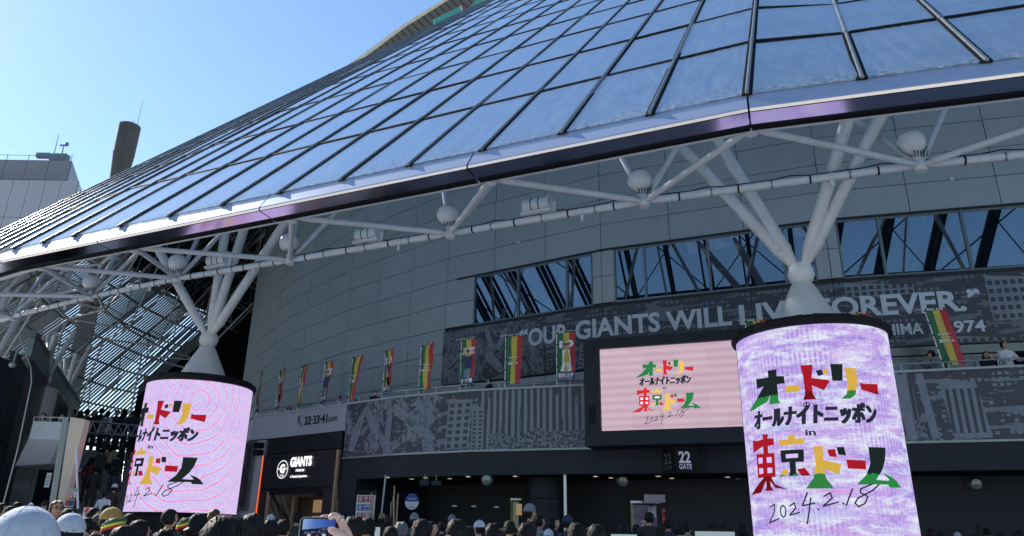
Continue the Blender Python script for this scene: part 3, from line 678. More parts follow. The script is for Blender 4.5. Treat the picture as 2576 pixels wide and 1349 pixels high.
m_ = MB(); m_.hexa([(ga.x - .06, 21.62, gb.z), (ga.x - .05, 21.62, gb.z), (ga.x - .05, 22.3, gb.z), (ga.x - .26, 22.3, gb.z), (ga.x - .06, 21.62, ga.z), (ga.x - .05, 21.62, ga.z), (ga.x - .05, 22.3, ga.z), (ga.x - .26, 22.3, ga.z)]); m_.build('sign_side', M['black'], t_)
q = at_y(1708, 1165, 21.56); plane_text('22', (q.x, 21.56, q.z), (1, 0, 0), (0, 0, 1), .33, M['flagwhite'], t_, width=.34, bold=.03)
q = at_y(1709, 1180, 21.56); plane_text('GATE', (q.x, 21.56, q.z), (1, 0, 0), (0, 0, 1), .14, M['flagwhite'], t_, width=.36, bold=.02)
dside = (Vector((ga.x - .26, 22.3, 0)) - Vector((ga.x - .06, 21.62, 0))); 
plane_text('22', (ga.x - .24, 22.2, q.z + .17), tuple(-dside.normalized()), (0, 0, 1), .31, M['mullion'], t_, width=.45, bold=.03)
plane_text('GATE', (ga.x - .24, 22.2, q.z), tuple(-dside.normalized()), (0, 0, 1), .12, M['mullion'], t_, width=.45, bold=.02)

# LED columns
def led_column(c, r, z0, z1, ball_z, tips, lab, face_mat, off_ang, mats, zc, sc, label_ball):
    c = Vector((c[0], c[1], 0)); t_ = thing('led_column', lab, 'column', (c.x, c.y, gz(c.x, c.y)))
    view = math.atan2(-c.y, -c.x)           # direction from the axis towards the plaza
    mb = MB(); N = 72
    for k in range(N):
        a, b = 2 * math.pi * k / N, 2 * math.pi * (k + 1) / N
        mb.face([(c.x + r * math.cos(a), c.y + r * math.sin(a), z0), (c.x + r * math.cos(b), c.y + r * math.sin(b), z0), (c.x + r * math.cos(b), c.y + r * math.sin(b), z1), (c.x + r * math.cos(a), c.y + r * math.sin(a), z1)], 0, [(a * r, z0), (b * r, z0), (b * r, z1), (a * r, z1)])
    mb.build('led_face', face_mat, t_, smooth=True)
    mb = MB(); mb.lathe(c, [(r - .25, gz(c.x, c.y) - .1), (r - .25, z0 - .01), (r + .03, z0 - .01), (r + .03, z0 + .03), (r + .004, z0 + .03)], 64); mb.build('base', M['black'], t_, smooth=True)
    mb = MB(); mb.lathe(c, [(r + .003, z1 - .02), (r + .09, z1), (r + .11, z1 + .05), (r + .10, z1 + .13), (r - .1, z1 + .16), (r - .12, z1 + .24), (r - .35, z1 + .26), (.3, z1 + .28)], 64); mb.build('cap_ring', M['black'], t_, smooth=True)
    mb = MB()
    for k in range(10):
        a = k / 10 * 2 * math.pi; mb.bar(c + Vector((math.cos(a) * (r - .05), math.sin(a) * (r - .05), z1 + .17)), c + Vector((math.cos(a + .5) * (r - .05), math.sin(a + .5) * (r - .05), z1 + .17)), .12, .1)
    mb.build('cap_segment', M['black'], t_)
    zc0 = z1 + .28; mb = MB(); mb.lathe(c, [(.80, zc0), (.79, zc0 + .04), (.27, ball_z - .3), (.19, ball_z - .2), (.19, ball_z - .1)], 40); mb.build('cone', M['white2'], t_, smooth=True)
    mb = MB(); mb.ball((c.x, c.y, ball_z), .31, 28); mb.build('ball_joint', M['white'], t_, smooth=True)
    for tp in tips:
        tp = Vector(tp); p = Vector((c.x, c.y, ball_z)); d = (tp - p).normalized(); L = (tp - p).length
        mb = MB(); mb.tube(p + d * .24, p + d * .75, .075, .15, 16); mb.tube(p + d * .75, p + d * (L - .7), .15, .15, 16); mb.tube(p + d * (L - .7), p + d * L, .15, .07, 16)
        for h in (.74, .8, L * .52): mb.lathe(p + d * h, [(.15, -.012), (.163, -.01), (.163, .01), (.15, .012)], 16, ax=d)
        mb.build('strut', M['white'], t_, smooth=True)
        if tp is not None: mb = MB(); mb.lathe(p + d * .3, [(.085, -.02), (.13, -.018), (.13, .018), (.085, .02)], 14, ax=d); mb.build('strut_flange', M['white'], t_, smooth=True)
    a0 = view + off_ang
    def mp(x, y, l):
        a = a0 + x / r; q = r + .012 + .004 * l; return (c.x + q * math.cos(a), c.y + q * math.sin(a), zc + y)
    logo(mp, mats, t_, cuts=[-3 + .16 * k for k in range(40)], sc=sc, pull=1.04)
    return t_
M['white2'] = paint('grey_cone_paint', (.48, .5, .52), .45, var=.06)
RT = [(3.06, 18.44, 14.2), (4.48, 17.74, 14.15), (8.0, 14.0, 12.0), (9.09, 13.73, 12.27)]
LT = [(-13.63, 24.31, 12.57), (-9.85, 23.39, 13.33), (-8.57, 22.56, 13.09), (-6.09, 21.35, 13.0)]
led_column((7.03, 16.9), 1.66, 1.0, 5.98, 7.67, RT, 'larger nearer round LED column with lilac display and four white struts, at right', M['led_r'], R(-6), COLC, 3.5, 4.2, '')
led_column((-10.39, 24.78), 1.66, 2.1, 6.12, 7.81, LT, 'smaller farther round LED column with rippled pink display, left of the shop', M['led_l'], R(-43), COLC, 3.85, 4.2, '')

# ------------------------------------------------------------------ glass canopy over the plaza
Z0 = 9.3
class Fr: pass
def headv(deg, el=46.9):
    h = R(deg); return Vector((math.cos(h) * math.cos(R(el)), math.sin(h) * math.cos(R(el)), math.sin(R(el))))
E0 = Vector((-.9, 14.04, Z0)); EL = Vector((-.911, .412, 0)); D1 = ray(1936, -357).normalized(); D2 = ray(1988, -300).normalized()
canopy = thing('glass_canopy', 'vast sloping glass roof with steel mullions, eave gutter and white tube truss', 'glass roof', (2, 13, 9.3))
A = E0 + EL * -5.7
REXT = Vector((.9605, -.278, 0))
base = []                                   # (eave point, slope direction, rings)
for k in range(8, 0, -1): base.append((A + REXT * 1.96 * k, D2, 5))
sl_ = [-5.7 + 1.82 * k for k in range(11)] + [13.8, 15.1]
for s_ in sl_: base.append((E0 + EL * s_, D1, min(13, int(4.5 + (s_ + 5.7) * .42 + 1))))
i_m0 = len(base) - 1
M0 = base[-1][0]; d31 = Vector((-math.cos(R(31)), math.sin(R(31)), 0))
for k in range(1, 7): base.append((M0 + d31 * 1.87 * k, headv(65.7 - 4.7 * k / 6, 46.7), 13))
RING = 4.65
def at_u(b, u): return b[0] + b[1] * u
def flat_n(a, b):
    n = (b[0] - a[0]).cross(a[1]).normalized()
    return n if n.z > 0 else -n
pane_cache = {}
for i in range(len(base) - 1):
    a, b = base[i], base[i + 1]; n = flat_n(a, b); ex = (b[0] - a[0]).normalized(); kmax = min(a[2], b[2])
    par = (a[1] - b[1]).length < 1e-5
    for k in range(kmax):
        u0, u1 = (k * RING + (.02 if k == 0 else .06), (k + 1) * RING - .06)
        q = [at_u(a, u0), at_u(b, u0), at_u(b, u1), at_u(a, u1)]
        o = q[0]; ey = n.cross(ex); 
        if ey.dot(a[1]) < 0: ey = -ey
        loc = [((p - o).dot(ex), (p - o).dot(ey), (p - o).dot(n)) for p in q]
        key = (round(loc[1][0], 2), k == 0, round((q[3] - q[0]).dot(ex), 3)) if par else (i, k)
        if key not in pane_cache:
            m_ = MB(); m_.v = [(x, y, zz + z) for z in (-.012, .012) for x, y, zz in loc]
            for f in ((0, 3, 2, 1), (4, 5, 6, 7), (0, 1, 5, 4), (1, 2, 6, 5), (2, 3, 7, 6), (3, 0, 4, 7)): m_.f.append(f); m_.m.append(0)
            pane_cache[key] = m_.mesh('glass_pane', M['glass_dirty'] if k == 0 else M['glass'])
        ob = bpy.data.objects.new('glass_pane', pane_cache[key]); COL.objects.link(ob)
        mt = Matrix((( ex.x, ey.x, n.x, o.x), (ex.y, ey.y, n.y, o.y), (ex.z, ey.z, n.z, o.z), (0, 0, 0, 1)))
        # tiny individual tilt, as real panes have
        jt = Matrix.Rotation(R(random.uniform(-.12, .12)), 4, 'X') @ Matrix.Rotation(R(random.uniform(-.15, .15)), 4, 'Y')
        ob.matrix_basis = mt @ jt; ob.parent = canopy; ob.matrix_parent_inverse = Matrix.Translation(-canopy.location)
for i, b in enumerate(base):
    n = flat_n(base[max(i - 1, 0)], base[min(i + 1, len(base) - 1)]) if 0 < i < len(base) - 1 else flat_n(base[min(i, len(base) - 2)], base[min(i, len(base) - 2) + 1])
    kmax = min(13, b[2]); U = kmax * RING
    p, q = at_u(b, -.02), at_u(b, U)
    m_ = MB(); m_.bar(p + n * .0, q + n * .0, .19, .03, n); m_.build('mullion_gasket', M['gasket'], canopy)
    m_ = MB(); m_.tube(p + n * .03, q + n * .03, .036, n=10); 
    for k in range(1, kmax): m_.tube(at_u(b, k * RING - .12) + n * .03, at_u(b, k * RING + .12) + n * .03, .05, n=10)
    m_.build('mullion', M['mullion'], canopy, smooth=True)
for k in range(1, 13):
    for i in range(len(base) - 1):
        a, b = base[i], base[i + 1]
        if k < min(a[2], b[2]) + .5:
            d = (b[0] - a[0]).normalized() * .1
            m_ = MB(); m_.bar(at_u(a, k * RING) + d, at_u(b, k * RING) - d, .12, .07, flat_n(a, b)); m_.build('purlin', M['gasket'], canopy)
for i, b in enumerate(base):
    if i in (0,): continue
    n = flat_n(base[i - 1], b); U = min(7, b[2]) * RING
    m_ = MB(); m_.bar(at_u(b, .3) - n * .42, at_u(b, U) - n * .42, .1, .26, n); m_.bar(at_u(b, .3) - n * .42 + (b[0] - base[i - 1][0]).normalized() * .3, at_u(b, U) - n * .42 + (b[0] - base[i - 1][0]).normalized() * .3, .07, .2, n); m_.build('rafter', M['gasket'], canopy)
    if i % 2 == 0 and i > 1:
        a = base[i - 2]; m_ = MB()
        for k in range(min(5, a[2], b[2])):
            u0, u1 = k * RING + .1, (k + 1) * RING
            m_.bar(at_u(a, u0) - n * .62, at_u(b, u1) - n * .62, .045, .045, n); m_.bar(at_u(b, u0) - n * .66, at_u(a, u1) - n * .66, .045, .045, n); m_.bar(at_u(b, u1) - n * .5, at_u(a, u1) - n * .5, .09, .12, n)
        m_.build('bracing', M['gasket'], canopy)
# eave gutter, one piece per bay
cornersR = [A + REXT * k for k in (19.5, 13.3, 7.2)]
joints = cornersR + [A] + [E0 + EL * s_ for s_ in (-.03, 5.55, 11.1)] + [M0, M0 + d31 * 5.6, M0 + d31 * 11.2]
LV = [(-29.5, 30.7), (-33.7, 36.3), (-36.8, 42.6), (-38.6, 49.4), (-39.1, 56.4), (-38.5, 63.4), (-36.0, 70.0)]
joints += [Vector((x, y, Z0)) for x, y in LV]
PROF = [(-.06, .03), (.24, -.425), (.245, -.455), (.23, -.51), (.205, -.515), (-.2, -.545), (-.215, -.575), (-.36, -.575), (-.4, -.2), (-.2, .0)]
def outdir(i):
    def o_(a, b): d = (b - a).normalized(); return Vector((d.y, -d.x, 0)) * -1
    v = Vector((0, 0, 0))
    if i > 0: v += o_(joints[i - 1], joints[i])
    if i < len(joints) - 1: v += o_(joints[i], joints[i + 1])
    v.normalize(); return v if v.y < 0 or i > 8 and v.x < 0 else -v
OD = [outdir(i) for i in range(len(joints))]
for i in range(len(joints) - 1):
    a, b = joints[i], joints[i + 1]; g = (b - a).normalized() * .018
    P0_ = [a + g + OD[i] * o + Vector((0, 0, z)) for o, z in PROF]; P1_ = [b - g + OD[i + 1] * o + Vector((0, 0, z)) for o, z in PROF]
    m_ = MB(); N = len(PROF)
    for k in range(N):
        m_.face([P0_[k], P0_[(k + 1) % N], P1_[(k + 1) % N], P1_[k]], 0 if k in (0, 1, 9, 8) else (1 if k in (2, 4) else 2))
    m_.face(P0_[::-1], 1); m_.face(P1_, 1)
    m_.build('gutter_segment', [M['gutter'], M['fascia'], M['gasket']], canopy)
# space truss under the eave
def nd(p, r=.14): return MB().ball(tuple(p), r, 14)
inw = [-o for o in OD]
T0 = [j + inw[i] * .9 + Vector((0, 0, -.22)) for i, j in enumerate(joints)]
def midin(i): v = (inw[i] + inw[i + 1]).normalized(); return v
B0 = [(joints[i] + joints[i + 1]) / 2 + midin(i) * 4.1 + Vector((0, 0, .15)) for i in range(len(joints) - 1)]
T1 = [j + inw[i] * 7.3 + Vector((0, 0, 6.45)) for i, j in enumerate(joints)]
B1 = [(joints[i] + joints[i + 1]) / 2 + midin(i) * 10.2 + Vector((0, 0, 6.6)) for i in range(len(joints) - 1)]
T2 = [j + inw[i] * 13.0 + Vector((0, 0, 12.5)) for i, j in enumerate(joints)]
def tube_part(p, q, r, name='truss_tube', mat='white', n=10, trim=.12):
    p, q = Vector(p), Vector(q); d = (q - p).normalized()
    m_ = MB(); L = (q - p).length
    m_.tube(p + d * trim, p + d * (trim + .22), r * .6, r, n); m_.tube(p + d * (trim + .22), q - d * (trim + .22), r, r, n); m_.tube(q - d * (trim + .22), q - d * trim, r, r * .6, n)
    return m_.build(name, M[mat], canopy, smooth=True)
nb = len(B0)
for i in range(nb):
    far = i > 9
    for q in (T0[i], T0[i + 1]): tube_part(B0[i], q, .075)
    for q in (T1[i], T1[i + 1]): tube_part(B0[i], q, .075)
    if i < nb - 1: 
        tube_part(B0[i], B0[i + 1], .095, 'truss_chord'); tube_part(B1[i], B1[i + 1], .085, 'truss_chord')
    tube_part(T1[i], T1[i + 1], .08, 'truss_chord')
    for q in (T1[i], T1[i + 1]): tube_part(B1[i], q, .07)
    for q in (T2[i], T2[i + 1]): tube_part(B1[i], q, .07)
    tube_part(T0[i], T0[i + 1], .09, 'truss_chord')
    m_ = MB(); m_.lathe(B0[i], [(.001, -.15), (.12, -.15), (.13, -.12), (.13, .1), (.1, .14), (.001, .14)], 18); m_.build('node', M['white'], canopy, smooth=True)
    nd(B1[i]).build('node', M['white'], canopy, smooth=True)
for i, p in enumerate(T0):
    m_ = MB(); m_.lathe(p, [(.001, -.16), (.13, -.13), (.14, 0), (.14, .35)], 18); m_.build('node', M['white'], canopy, smooth=True)
    nd(T1[i]).build('node', M['white'], canopy, smooth=True)
    tube_part(T0[i], T1[i], .05); 
# straps, brackets and the cable along the lower chord
for i in range(0, 8):
    p, q = B0[i], B0[i + 1]; d = (q - p).normalized(); L = (q - p).length
    for k in range(1, 8):
        c = p + d * (L * k / 8 + random.uniform(-.1, .1))
        m_ = MB(); m_.lathe(c, [(.094, -.02), (.104, -.02), (.104, .02), (.094, .02)], 12, ax=d); m_.build('cable_strap', M['black'] if k % 2 else M['mullion'], canopy)
    m_ = MB(); pr = None
    for k in range(17):
        c = p + d * (L * k / 16) + Vector((0, 0, .112 + random.uniform(0, .012) + (.05 if k % 5 == 2 else 0)))
        if pr is not None: m_.tube(pr, c, .014, n=6)
        pr = c
    m_.build('cable', M['black'], canopy)
    c = p + d * L * .3; m_ = MB(); m_.box((c.x, c.y, c.z - .17), (.07, .07, .16)); m_.lathe(c, [(.097, -.03), (.107, -.03), (.107, .03), (.097, .03)], 12, ax=d); m_.build('bracket', M['white'], canopy)
# dark inner roof deck above the hall, seen faintly through the glass
M['deckroof'] = paint('hall_roof_deck', (.16, .18, .2), .7)
def up_off(b, inn, dz): 
    h = Vector((b[1].x, b[1].y, 0)); h.normalize(); tanv = b[1].z / math.hypot(b[1].x, b[1].y); return b[0] + h * inn + Vector((0, 0, inn * tanv + dz))
m_ = MB()
bb = [(A + REXT * 30, D2)] + [(x[0], x[1]) for x in base]
for a, b in zip(bb, bb[1:]):
    m_.face([up_off(a, 13, -3.2), up_off(b, 13, -3.2), up_off(b, 44, -3.2), up_off(a, 44, -3.2)])
m_.build('hall_roof', M['deckroof'], hall)

# ------------------------------------------------------------------ louvred part of the roof at the far left
lou = thing('louvred_roof', 'far left part of the roof seen from below, bright sky between rows of thin slats', 'louvred roof', (-33, 45, 9.3))
M['slat'] = paint('slat_grey', (.2, .215, .22), .55, var=.15)
lvp = [joints[9]] + [Vector((x, y, Z0)) for x, y in LV]
hd = [61, 47, 36, 26, 16, 6, -4, -13]
def lp(t):
    i = min(int(t), len(lvp) - 2); f = t - i; return lvp[i].lerp(lvp[i + 1], f), headv(hd[i] + (hd[i + 1] - hd[i]) * f, 46.5)
total = sum((b - a).length for a, b in zip(lvp, lvp[1:])); NS = 120
slm = None
for k in range(NS):
    t = (k + .5) / NS * (len(lvp) - 1); p, d = lp(t); L = 15.2 + random.uniform(-.2, .3)
    if slm is None:
        m_ = MB(); m_.bar((0, 0, 0), (0, 0, 1), .235, .05, (0, 1, 0)); slm = m_.mesh('slat', M['slat'])
    z = d; x = Vector((-d.y, d.x, 0)).normalized(); y = z.cross(x); pass
    o = bpy.data.objects.new('slat', slm); COL.objects.link(o); o.parent = lou; o.matrix_parent_inverse = Matrix.Translation(-lou.location)
    zz = z * L; o.matrix_basis = Matrix(((x.x, y.x, zz.x, p.x), (x.y, y.y, zz.y, p.y), (x.z, y.z, zz.z, p.z), (0, 0, 0, 1)))
for u in (0, 1.9, 3.8, 5.7, 7.6, 9.5, 11.4, 13.3, 15.2):
    m_ = MB(); pr = None
    for k in range(29):
        p, d = lp(k / 28 * (len(lvp) - 1)); c = p + d * u + Vector((0, 0, -.12))
        if pr is not None: m_.bar(pr, c, .16 if u not in (0, 15.2) else .4, .12)
        pr = c
    m_.build('louvre_beam', M['mullion'], lou)
for k in range(0, 21, 2):
    p, d = lp(k / 20 * (len(lvp) - 1)); m_ = MB(); m_.tube(p + Vector((0, 0, -.3)), p + d * 34 + Vector((0, 0, -.3)), .09, n=8); m_.build('rafter', M['mullion'], lou)
    if k % 4 == 0:
        q, e = lp(min(k + 1.0, 20) / 20 * (len(lvp) - 1)); m_ = MB()
        for u in range(0, 30, 3):
            m_.tube(p + d * u + Vector((0, 0, -.3)), q + e * (u + 1.5) + Vector((0, 0, -1.9)), .045, n=6); m_.tube(q + e * (u + 1.5) + Vector((0, 0, -1.9)), p + d * (u + 3) + Vector((0, 0, -.3)), .045, n=6)
            m_.tube(q + e * (u + 1.5) + Vector((0, 0, -1.9)), q + e * (u + 4.5) + Vector((0, 0, -1.9)), .06, n=6)
        m_.build('web_truss', M['mullion'], lou, kind='stuff')
m_ = MB()
for k in range(28):
    (p, d), (q, e) = lp(k / 28 * (len(lvp) - 1)), lp((k + 1) / 28 * (len(lvp) - 1))
    m_.face([p + d * 15.3, q + e * 15.3, q + e * 42, p + d * 42])
m_.build('closed_ceiling', M['pitch'], lou)
m_ = MB(); m_.hexa([(-33.5, 66.5, 0), (-14, 66.5, 0), (-14, 67, 0), (-33.5, 67, 0), (-33.5, 66.5, 14), (-14, 66.5, 36), (-14, 67, 36), (-33.5, 67, 14)]); m_.build('end_wall', M['pitch'], lou)
# dense lattice in front of the dark ceiling
m_ = MB(); rr = random.Random(3)
for i in range(9):
    for j in range(11):
        def g(i, j, l): p, d = lp(2.2 + i * .52); return p + d * (15.5 + j * 2.3 + (1.15 if l else 0)) + Vector((0, 0, -2.2 if l else -.4))
        a = g(i, j, 0); b = g(i + .5, j, 1)
        for c in (g(i + 1, j, 0), g(i, j + 1, 0), b): m_.tube(a, c, .035, n=5, cap=False)
        for c in (g(i + 1, j, 0), g(i, j + 1, 0), g(i + 1, j + 1, 0), g(i + 1.5, j, 1), g(i + .5, j + 1, 1)): m_.tube(b, c, .035, n=5, cap=False)
m_.build('ceiling_lattice', M['mullion'], lou, kind='stuff')

# ------------------------------------------------------------------ lamps and loudspeakers on the truss
lamp_lab = ['big white spherical lamp nearest the right edge, on the lower truss node', 'white spherical lamp above the video screen, on the second truss node from the right', 'white spherical lamp in the middle of the truss, between two white cylinders', 'white spherical lamp in front of the dark lattice, above the smaller LED column', 'white spherical lamp in front of the bright slats', 'white spherical lamp farthest left on the truss']
def sphere_lamp(B, lab, i):
    c = B + Vector((-.1, 0, .56)); t_ = thing('spherical_lamp', lab, 'lamp', B, 'white spherical lamps on the truss nodes')
    m_ = MB(); m_.ball(tuple(c), .3, 28); m_.build('globe', M['globe'], t_, smooth=True)
    m_ = MB(); m_.lathe(B + Vector((-.02, 0, .1)), [(.001, .22), (.1, .22), (.11, .0), (.1, -.02)], 16); m_.build('pedestal', M['white'], t_, smooth=True)
    m_ = MB(); pr = None
    for k in range(15):
        a = -math.pi * (.08 + .84 * k / 14); q = c + Vector((math.cos(a) * .34, -.02, math.sin(a) * .34))
        if pr is not None: m_.tube(pr, q, .014, n=6)
        pr = q
    m_.build('yoke', M['mullion'], t_)
    m_ = MB()
    for k in range(5): m_.tube(B + Vector((-.12 + .06 * k, -.1, .16)), B + Vector((-.16 + .08 * k, -.14, .3 + .03 * (k % 2))), .012, n=5)
    m_.build('cable', M['black'], t_)
def m_globe():
    t = NT('globe_paint'); co = t.coords('Generated'); z = t.n('SeparateXYZ', {0: co}).outputs[2]
    k = t.m('ADD', z, t.m('MULTIPLY', t.m('SUBTRACT', t.noise(co, 4, 5), .5), .3))
    c = t.mix(t.ramp(k, [(.78, (0, 0, 0)), (.86, (1, 1, 1))]), c4((.62, .64, .66)), c4((.4, .35, .27)))
    return t.end(t.n('BsdfPrincipled', {'Base Color': c, 'Roughness': .35}))
M['globe'] = m_globe()
for i, lab in zip((2, 3, 4, 5, 6, 7), lamp_lab): sphere_lamp(B0[i], lab, i)
def barrel(px, py, p, q, lab):
    d = (q - p).normalized(); best = min(range(101), key=lambda k: abs(px - proj(p.lerp(q, k / 100))[0])); c = p.lerp(q, best / 100)
    t_ = thing('loudspeaker', lab, 'speaker', c, 'white cylinders clamped on the truss chord')
    ax = d; c2 = c + Vector((0, 0, .4)); s = -1 if d.x > 0 else 1
    m_ = MB(); m_.lathe(c2, [(.001, -.4), (.19, -.39), (.2, -.36), (.2, .3), (.21, .31), (.21, .34), (.001, .34)], 28, ax=ax); m_.build('barrel', M['white'], t_, smooth=True)
    for h in (-.12, .1): m_ = MB(); m_.lathe(c2, [(.201, h - .012), (.209, h - .012), (.209, h + .012), (.201, h + .012)], 24, ax=ax); m_.build('band', M['black'], t_)
    m_ = MB(); m_.bar(c2 - d * .46 + Vector((0, 0, -.24)), c2 + d * .4 + Vector((0, 0, -.24)), .34, .07); m_.build('tray', M['white'], t_)
    e = c2 - d * (.44) * (1 if d.x > 0 else 1) if False else c2 + (d if d.x > 0 else -d) * .4
    m_ = MB(); n_ = d.orthogonal().normalized(); m_.lathe(e, [(.001, -.012), (.25, -.012), (.25, .012), (.001, .012)], 24, ax=d); m_.bar(e + Vector((0, 0, -.27)), e + Vector((0, 0, .02)), .03, .3, d); m_.build('end_bracket', M['white'], t_)
    for k in (-.25, .2): m_ = MB(); m_.lathe(c + d * k, [(.097, -.03), (.112, -.03), (.112, .03), (.097, .03)], 12, ax=d); m_.build('clamp', M['white'], t_)
def proj(p):
    q = Vector(p) - CAMP; dep = q.y * math.cos(PITCH) + q.z * math.sin(PITCH); v2 = (-q.y * math.sin(PITCH) + q.z * math.cos(PITCH)) / dep; u2 = q.x / dep
    return 1288 + FOC * (u2 * math.cos(ROLL) + v2 * math.sin(ROLL)), 674.5 - FOC * (-u2 * math.sin(ROLL) + v2 * math.cos(ROLL))
barrel(1350, 520, B0[3], B0[4], 'white cylindrical loudspeaker clamped on the chord, rightmost and largest of three')
barrel(920, 597, B0[4], B0[5], 'white cylindrical loudspeaker clamped on the chord, middle one of three')
barrel(545, 658, B0[5], B0[6], 'white cylindrical loudspeaker partly behind the struts of the smaller column')
for i in range(3, 8): print('B', i, [round(v) for v in proj(B0[i])])

# ------------------------------------------------------------------ dome brow with its letters, far above
brow = thing('dome_brow', 'tan ribbed overhanging rim of the dome roof at the top, with green letters', 'dome roof', at_y(1100, 60, 100))
def m_brow():
    t = NT('brow_boards'); co = t.coords('UV')
    l = t.n('TexWave', {'Vector': co, 'Scale': .28, 'Distortion': 0}, bands_direction='X').outputs[1]
    b = t.n('BsdfPrincipled', {'Base Color': t.mix(t.m('GREATER_THAN', l, .8), c4((.085, .08, .072)), c4((.025, .024, .023))), 'Roughness': .6}); return t.end(b)
M['brow'] = m_brow(); M['cream'] = paint('cream_edge', (.6, .55, .45), .5); M['teal'] = paint('letter_teal', (.06, .3, .26), .35, var=.15)
OUT = [(820, 208), (871, 172), (946, 118), (1023, 61), (1069, 33), (1121, 0), (1200, -48), (1330, -110), (1500, -180)]
OP = [at_y(x, y, 100) for x, y in OUT]; IP = [at_y(x + 120 + i * 12, y + 120 + i * 10, 106) + Vector((0, 0, -1)) for i, (x, y) in enumerate(OUT)]
m_ = MB(); u = 0
for i in range(len(OP) - 1):
    L = (OP[i + 1] - OP[i]).length; m_.face([OP[i], OP[i + 1], IP[i + 1], IP[i]], 0, [(u, 0), (u + L, 0), (u + L, 8), (u, 8)]); u += L
m_.build('soffit', M['brow'], brow)
m_ = MB()
for i in range(len(OP) - 1): m_.bar(OP[i], OP[i + 1], .35, .5)
m_.build('edge_trim', M['cream'], brow)
m_ = MB()
for i in range(len(OP) - 1): 
    a, b = OP[i] + Vector((0, 0, .3)), OP[i + 1] + Vector((0, 0, .3)); m_.face([a, b, b + Vector((9, 25, 3)), a + Vector((9, 25, 3))])
m_.build('dome_skin', M['flagwhite'], brow)
def letter(poly, lab, Yd=97):
    for off, mat, nm in ((0, 'cream', 'letter_rim'), (-.35, 'teal', 'letter_face')):
        m_ = MB(); cx = sum(p[0] for p in poly) / len(poly); cy = sum(p[1] for p in poly) / len(poly); k = 1 if off == 0 else .93
        q = [at_y(cx + (x - cx) * k + (0 if off == 0 else -1), cy + (y - cy) * k - (0 if off == 0 else 1), Yd + off) for x, y in poly]
        n = len(q); r_ = [p + Vector((0, .3, 0)) for p in q]; m_.face(q)
        for j in range(n): m_.face([q[j], r_[j], r_[(j + 1) % n], q[(j + 1) % n]])
        m_.build(nm, M[mat], brow)
letter([(1090.5, 49), (1161, 14), (1164, 29), (1132, 44), (1135, 62), (1120, 70), (1117, 50.5), (1090, 63)], 'T')
letter([(1181, 27), (1186, 13), (1199, -2), (1222, -14), (1228, -8), (1212, 4), (1200, 17), (1196, 30), (1188, 34)], 'O')

# ------------------------------------------------------------------ far tower block and chimney at left
tw = thing('office_block', 'pale panelled office block with a darker top storey at the left edge', 'building', at_y(80, 500, 90).to_2d().to_3d())
def tp_(x, Y, z): return Vector((x, Y, z))
def block(x0, x1, Y, dy, z0, z1, mat, name, nx, nz, hgap=.06):
    m_ = MB(); m_.hexa([(x0, Y + .1, z0), (x1, Y + .1, z0), (x1 + dy[0], Y + .1 + dy[1], z0), (x0 + dy[0], Y + .1 + dy[1], z0), (x0, Y + .1, z1), (x1, Y + .1, z1), (x1 + dy[0], Y + .1 + dy[1], z1), (x0 + dy[0], Y + .1 + dy[1], z1)]); m_.build(name, M['backing'], tw)
    for i in range(nx):
        for j in range(nz):
            a = x0 + (x1 - x0) * i / nx; b = x0 + (x1 - x0) * (i + 1) / nx; c = z0 + (z1 - z0) * j / nz; d = z0 + (z1 - z0) * (j + 1) / nz
            m_ = MB(); m_.box(((a + b) / 2, Y + .05, (c + d) / 2), (b - a - hgap, .12, d - c - hgap)); m_.build('facade_panel', M[mat], tw)
    ns = 6
    for i in range(ns):
        for j in range(nz):
            p = Vector((x1 + dy[0] * i / ns, Y + .1 + dy[1] * i / ns, 0)); q = Vector((x1 + dy[0] * (i + 1) / ns, Y + .1 + dy[1] * (i + 1) / ns, 0)); g = (q - p).normalized() * hgap / 2; n_ = Vector((g.y, -g.x, 0)).normalized() * .1
            c = z0 + (z1 - z0) * j / nz + hgap / 2; d = z0 + (z1 - z0) * (j + 1) / nz - hgap / 2
            m_ = MB(); m_.hexa([p + g + Vector((0, 0, c)), q - g + Vector((0, 0, c)), q - g + n_ + Vector((0, 0, c)), p + g + n_ + Vector((0, 0, c)), p + g + Vector((0, 0, d)), q - g + Vector((0, 0, d)), q - g + n_ + Vector((0, 0, d)), p + g + n_ + Vector((0, 0, d))]); m_.build('facade_panel', M[mat], tw)
c1 = at_y(179, 404, 92); c2 = at_y(197, 455, 88)
block(c1.x - 24, c1.x, 92, (-5.6, 14), 38, c1.z, 'tile_dark', 'top_storey', 8, 4)
block(c2.x - 25.5, c2.x, 88, (-10.7, 20), 2, c2.z, 'tile', 'tower_body', 12, 8)
m_ = MB(); m_.bar(c1 + Vector((-24, 0, .7)), c1 + Vector((0, 0, .7)), .05, .05)
for k in range(9): m_.bar(c1 + Vector((-24 + 3 * k, 0, 0)), c1 + Vector((-24 + 3 * k, 0, .8)), .06, .06)
m_.build('roof_rail', M['mullion'], tw)
def mast(x, y, Y, top, r=.06):
    a = at_y(x, y, Y); b = at_y(top[0], top[1], Y); return MB().tube(a, b, r, r * .5, 8)
mast(134, 396, 93, (148, 339), .07).build('antenna', M['mullion'], tw)
m_ = mast(154, 398, 93, (160, 368), .12); q = at_y(160, 366, 93); m_.box(tuple(q), (1.0, .2, .2)); m_.box(tuple(q + Vector((.45, 0, .2))), (.3, .3, .5)); m_.build('weather_mast', M['mullion'], tw)
m_ = MB(); q = at_y(150, 398, 94); m_.box(tuple(q), (2.4, 1, 1.0)); q = at_y(110, 392, 94); m_.box(tuple(q), (1.9, .6, .7)); m_.build('roof_plant', M['mullion'], tw)
ch = at_y(327, 318, 150); zt_ = ch.z; ct = Vector((ch.x, 150, 0)); 
zw = at_y(308, 392, 150).z; zb_ = at_y(293, 446, 150).z
